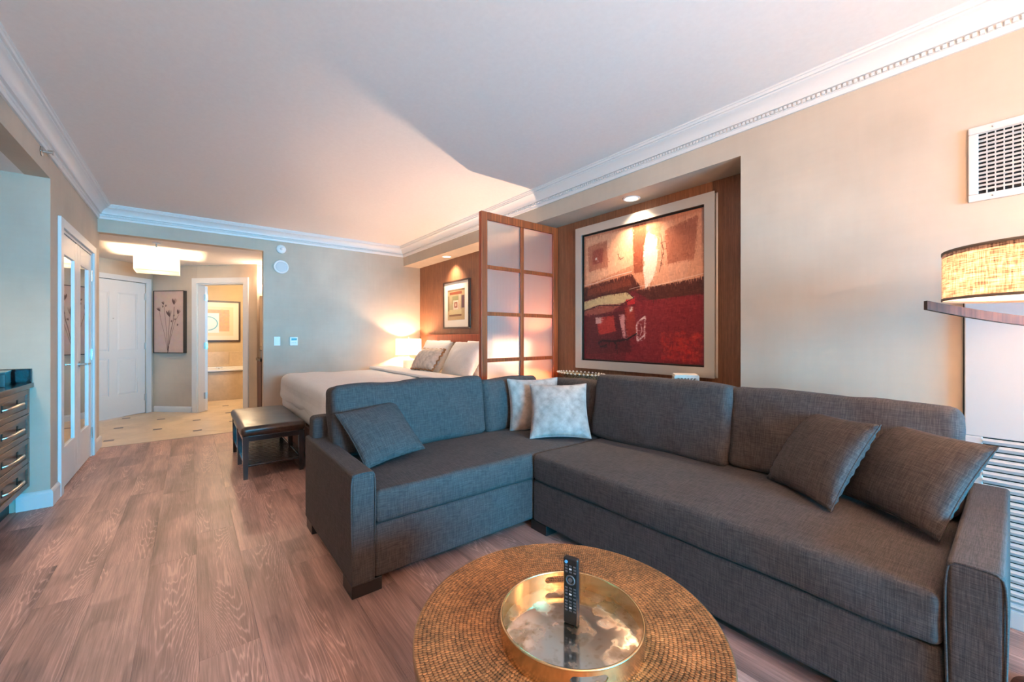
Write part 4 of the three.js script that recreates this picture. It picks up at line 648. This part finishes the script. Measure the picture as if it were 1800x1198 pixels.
tag(M('backsplash', merge([rbx(-1.478, -0.858, 0.8805, 0.977, -4.258, -4.240, 0.003), rbx(-1.478, -1.458, 0.8805, 0.977, -4.239, -2.752, 0.003)]), granite), 'black stone backsplash strip along the kitchenette wall', 'backsplash');
{ const b = thing('storage_box', 'glossy dark box with teal daylight painted in on the black countertop', 'box', [-0.995, 0.8803, -4.07], 0.12); const tm = phys([0.03, 0.10, 0.12], 0.18, { map: velvetMap }); M('body', rbx(-0.07, 0.07, 0, 0.082, -0.12, 0.12, 0.004), tm, b); M('lid', rbx(-0.073, 0.073, 0.082, 0.094, -0.123, 0.123, 0.003), phys([0.035, 0.12, 0.14], 0.15), b); }  // dark box; the teal daylight on it is put into its colour
{ const b = thing('serving_stand', 'dark wooden two-tier rack on the countertop at the left edge', 'rack', [-1.02, 0.8803, -3.72], 0.1); for (const y of [0.0, 0.055]) M('tier', rbx(-0.11, 0.11, y, y + 0.012, -0.16, 0.16, 0.004), walnut, b); for (const [a, c] of [[-0.1, -0.15], [0.1, -0.15], [-0.1, 0.15], [0.1, 0.15]]) M('post', at(cyl(0.006, 0.006, 0.09, 10), a, 0.045, c), nickel, b); }

// ---------------------------------------------------------------- air vent, access panel, wall fittings
{
  const v = thing('air_vent', 'white supply air vent grille high on the right wall', 'vent', [XR, 1.78, -0.136]); const L = 0.62, H = 0.32, f = 0.03;
  const wm = std([0.60, 0.56, 0.53], 0.45);
  M('frame', merge([rbx(-0.012, 0, 0, f, 0, L), rbx(-0.012, 0, H - f, H, 0, L), rbx(-0.012, 0, f, H - f, 0, f), rbx(-0.012, 0, f, H - f, L - f, L)]), wm, v);
  M('backing', bx(-0.0015, -0.0005, f, H - f, f, L - f), std([0.006, 0.005, 0.005], 0.9), v);
  for (let i = 0; i < 15; i++) { const y = f + 0.010 + i * 0.0172, g = new THREE.BoxGeometry(0.010, 0.0022, L - 2 * f); g.rotateZ(-0.5); M('slat', at(g, -0.0085, y + 0.008, L / 2), wm, v); }
  for (let i = 1; i < 24; i++) M('bar', bx(-0.0055, -0.0016, f, H - f, f + i * 0.0233 - 0.002, f + i * 0.0233 + 0.002), wm, v);
  for (const [y, z] of [[f / 2, 0.07], [H - f / 2, 0.07], [f / 2, L - 0.07], [H - f / 2, L - 0.07]]) M('screw', at(new THREE.SphereGeometry(0.004, 10, 6), -0.012, y, z), nickel, v);
}
{
  const v = thing('access_panel', 'pale grey air-conditioner access door with louvred lower grille', 'panel', [XR, 0, -0.15]); const wm = std([0.52, 0.485, 0.46], 0.5), L = 0.86, y1 = 1.50, g0 = 0.075, g1 = 0.772, a = 0.056;
  M('frame', merge([rbx(-0.022, 0, g1, y1, 0.004, L), rbx(-0.022, 0, 0.004, g0, 0.004, L), rbx(-0.022, 0, g0, g1, 0.004, a), rbx(-0.022, 0, g0, g1, L - a, L)]), wm, v);
  M('edge_gap', bx(-0.010, 0, 0.004, y1, 0, 0.004), blackened, v); M('backing', bx(-0.004, -0.002, g0, g1, a, L - a), std([0.02, 0.018, 0.017], 0.9), v);
  for (let i = 0; i < 25; i++) { const g = new THREE.BoxGeometry(0.016, 0.016, L - 2 * a); g.rotateZ(0.6); M('louvre', at(g, -0.017, g0 + 0.016 + i * 0.0277, L / 2), wm, v); }
}
{
  const s = thing('smoke_detector', 'small white smoke detector, upper of two round fittings on far wall', 'detector', [0.94, 2.355, ZF + 0.001]); M('body', lathe([[0, 0.001], [0.058, 0.001], [0.058, 0.012], [0.05, 0.026], [0.022, 0.03], [0, 0.03]], 32).rotateX(Math.PI / 2), whitePlastic, s); M('sensor', at(new THREE.SphereGeometry(0.02, 16, 10), 0.004, 0, 0.036), whitePlastic, s);
  const p = thing('wall_speaker', 'round white speaker below the smoke detector on far wall', 'speaker', [0.94, 2.12, ZF + 0.001]); M('ring', at(new THREE.TorusGeometry(0.078, 0.012, 12, 48), 0, 0, 0.010), whitePlastic, p); M('grille', lathe([[0, 0.001], [0.075, 0.001], [0.075, 0.012], [0.05, 0.018], [0, 0.02]], 40).rotateX(Math.PI / 2), std([0.62, 0.63, 0.64], 0.6), p);
  const w = thing('light_switch', 'white light switch plate beside the entry opening', 'switch', [0.894, 1.135, ZF + 0.001]); M('plate', rbx(-0.036, 0.036, -0.058, 0.058, 0, 0.006, 0.003), whitePlastic, w); M('rocker', rbx(-0.016, 0.016, -0.032, 0.032, 0.006, 0.010, 0.002), whitePlastic, w);
  const t = thing('thermostat', 'white thermostat with small grey display on the far wall', 'thermostat', [1.089, 1.132, ZF + 0.001]); M('case', rbx(-0.048, 0.048, -0.056, 0.056, 0, 0.022, 0.005), whitePlastic, t); M('display', rbx(-0.03, 0.036, 0.012, 0.04, 0.022, 0.0235, 0.0005), std([0.10, 0.12, 0.12], 0.25), t); for (const x of [-0.02, 0.0, 0.02]) M('button', rbx(x - 0.006, x + 0.006, -0.024, -0.014, 0.022, 0.025, 0.001), std([0.6, 0.6, 0.6], 0.5), t);
}
{
  const s = thing('sprinkler', 'chrome sidewall sprinkler head high on the left wall', 'sprinkler', [XL, 2.425, -4.03]); M('escutcheon', lathe([[0, 0.0005], [0.032, 0.0005], [0.03, 0.008], [0.012, 0.012], [0, 0.012]], 24).rotateZ(-Math.PI / 2), chrome, s); M('head', merge([at(cyl(0.008, 0.008, 0.045, 12).rotateZ(Math.PI / 2), 0.03, 0, 0), at(cyl(0.016, 0.016, 0.003, 16).rotateZ(Math.PI / 2), 0.054, 0, 0), bx(0.03, 0.06, 0.012, 0.015, -0.012, 0.012)]), nickel, s);
  const e = thing('sprinkler', 'white pendant sprinkler head on the entry ceiling', 'sprinkler', [-0.32, YH, -6.42]); M('escutcheon', lathe([[0, -0.0005], [0.04, -0.0005], [0.036, -0.010], [0, -0.012]], 24), whitePlastic, e); M('head', merge([at(cyl(0.007, 0.007, 0.04, 12), 0, -0.03, 0), at(cyl(0.016, 0.016, 0.003, 16), 0, -0.052, 0)]), nickel, e);
}
function downlight(label, x, z, power, aim, soft = 1.5) {
  const d = thing('downlight', label, 'light', [x, YH, z], 0, 'recessed downlights'); M('trim_ring', lathe([[0.052, -0.0005], [0.070, -0.0005], [0.070, -0.004], [0.060, -0.007], [0.052, -0.004], [0.052, -0.0005]], 40), whitePlastic, d); M('lens', at(cyl(0.052, 0.052, 0.003, 32), 0, -0.0022, 0), std([1, 0.95, 0.9], 0.5, { emissive: lin(1, 0.85, 0.62), emissiveIntensity: 2.5 }), d);
  const l = new THREE.SpotLight(lin(1.0, 0.76, 0.52), power, 0, 1.0, 1.0, 2); l.position.set(0, -0.02, 0); l.target.position.set(aim, -1.6, 0); l.castShadow = true; l.shadow.radius = soft; d.add(l, l.target);
}
downlight('recessed downlight above the large red painting', 2.79, -1.95, 4, 0.05);
downlight('recessed downlight above the small print over the bed', 2.80, -4.98, 4, 0.05);

downlight('recessed downlight in the kitchenette soffit outside the view', -1.12, -3.45, 6, 0.2, 7);

// ---------------------------------------------------------------- entry lamp, bathroom, vanity
{
  const f = thing('ceiling_lamp', 'square white fabric semi-flush ceiling lamp in the entry', 'lamp', [-0.34, YH, -7.15], 0);
  M('canopy', at(cyl(0.07, 0.07, 0.018, 32), 0, -0.0095, 0), nickel, f); M('stem', at(cyl(0.009, 0.009, 0.22, 12), 0, -0.125, 0), nickel, f);
  const w = 0.225, y0 = -0.265, y1 = -0.085, sides = [bx(-w, w, y0, y1, w - 0.001, w), bx(-w, w, y0, y1, -w, -w + 0.001), bx(-w, -w + 0.001, y0, y1, -w, w), bx(w - 0.001, w, y0, y1, -w, w)];
  sides.forEach((g) => M('lamp_shade', g, shadeWhite, f)); M('diffuser', bx(-w + 0.004, w - 0.004, y0 + 0.004, y0 + 0.008, -w + 0.004, w - 0.004), shadeWhite, f);
  M('bulb', at(new THREE.SphereGeometry(0.035, 16, 12), 0, -0.165, 0), bulbMat, f);
  lampLight(0, -0.165, 0, 11, f, 1.2, [1, 0.72, 0.44]);
}
{
  const t = thing('bathtub', 'built-in bathtub with white deck and beige tiled front', 'bathtub', [0, 0, 0]); const tm = std([0.70, 0.56, 0.40], 0.4, { map: tileMap });
  M('apron', bx(-0.64, 1.89, 0.001, 0.535, -9.30, -9.28), tm, t); M('deck', merge([rbx(-0.64, 1.89, 0.545, 0.58, -9.42, -9.26, 0.006), rbx(-0.64, 1.89, 0.545, 0.58, -10.198, -10.06, 0.006), rbx(-0.64, -0.40, 0.545, 0.58, -10.06, -9.42, 0.006), rbx(1.6, 1.89, 0.545, 0.58, -10.06, -9.42, 0.006)]), ceramic, t);
  M('edge_strip', bx(-0.64, 1.89, 0.535, 0.545, -9.305, -9.262), std([0.06, 0.05, 0.05], 0.4), t); M('basin', merge([bx(-0.40, 1.6, 0.10, 0.12, -10.06, -9.42), bx(-0.42, -0.40, 0.10, 0.56, -10.06, -9.42), bx(1.6, 1.62, 0.10, 0.56, -10.06, -9.42), bx(-0.4, 1.6, 0.10, 0.56, -9.44, -9.42), bx(-0.4, 1.6, 0.10, 0.56, -10.06, -10.04)]), ceramic, t);
  for (let i = 0; i < 4; i++) M('wall_tile', rbx(-0.64 + i * 0.6325, -0.64 + (i + 1) * 0.6325 - 0.004, 0.582, 0.88, -10.199, -10.186, 0.003), tm, t);
  M('spout', merge([at(cyl(0.012, 0.014, 0.03, 14), 0.42, 0.595, -9.34), at(new RoundedBoxGeometry(0.10, 0.014, 0.03, 2, 0.005), 0.42, 0.612, -9.36)]), nickel, t);
  const b = thing('ceiling_lamp', 'flat round ceiling lamp in the bathroom', 'lamp', [0.6, YH, -8.75]); M('lamp_disc', at(cyl(0.14, 0.14, 0.03, 40), 0, -0.016, 0), std([0.9, 0.88, 0.84], 0.6, { emissive: lin(1, 0.85, 0.6), emissiveIntensity: 2 }), b); lampLight(0, -0.10, 0, 3.6, b, 3, [1, 0.74, 0.46]);
}
{
  const v = thing('vanity', 'dark wood vanity cabinet with black top seen past the entry wall', 'cabinet', [0.80, 0, -7.355]); M('carcass', bx(0.005, 1.15, 0.10, 0.83, 0.005, 0.48), walnut, v); M('toe_kick', bx(0.01, 1.14, 0.001, 0.10, 0.01, 0.42), blackened, v); for (const x of [0.02, 0.40, 0.78]) { const d = M('door', rbx(x, x + 0.36, 0.12, 0.82, 0.48, 0.50, 0.003), walnut, v); M('knob', at(new THREE.SphereGeometry(0.012, 10, 8), x + 0.32, 0.5, 0.512), nickel, d); } M('counter', rbx(-0.012, 1.17, 0.83, 0.87, 0.004, 0.52, 0.004), granite, v);
  tag(M('vanity_mirror', bx(0.84, 1.9, 0.97, 1.83, -7.358, -7.350), mirrorMat), 'wall mirror above the vanity past the entry wall', 'mirror');
  const s = thing('wall_sconce', 'warm glowing globe light above the vanity mirror', 'lamp', [0.88, 2.06, -7.356]); M('backplate', rbx(-0.05, 0.05, -0.04, 0.04, 0, 0.015, 0.004), nickel, s); M('arm', at(cyl(0.008, 0.008, 0.06, 10).rotateX(Math.PI / 2), 0, 0, 0.04), nickel, s); M('globe', at(new THREE.SphereGeometry(0.055, 24, 16), 0, 0, 0.11), std([1, 0.95, 0.85], 0.4, { emissive: lin(1, 0.8, 0.5), emissiveIntensity: 2 }), s); lampLight(0, 0, 0.11, 0.8, s, 2);
  const b = thing('soap_bottle', 'small clear bottle on the vanity counter', 'bottle', [0.86, 0.871, -7.15]); M('body', lathe([[0, 0], [0.028, 0], [0.03, 0.005], [0.03, 0.10], [0.012, 0.115], [0.012, 0.13], [0, 0.13]], 24), phys([0.9, 0.9, 0.9], 0.1, { transmission: 0.6, thickness: 0.05 }), b); M('pump', merge([at(cyl(0.004, 0.004, 0.03, 8), 0, 0.145, 0), at(new RoundedBoxGeometry(0.04, 0.008, 0.012, 1, 0.003), 0.01, 0.16, 0)]), chrome, b);
}
renderer.render(scene, camera);
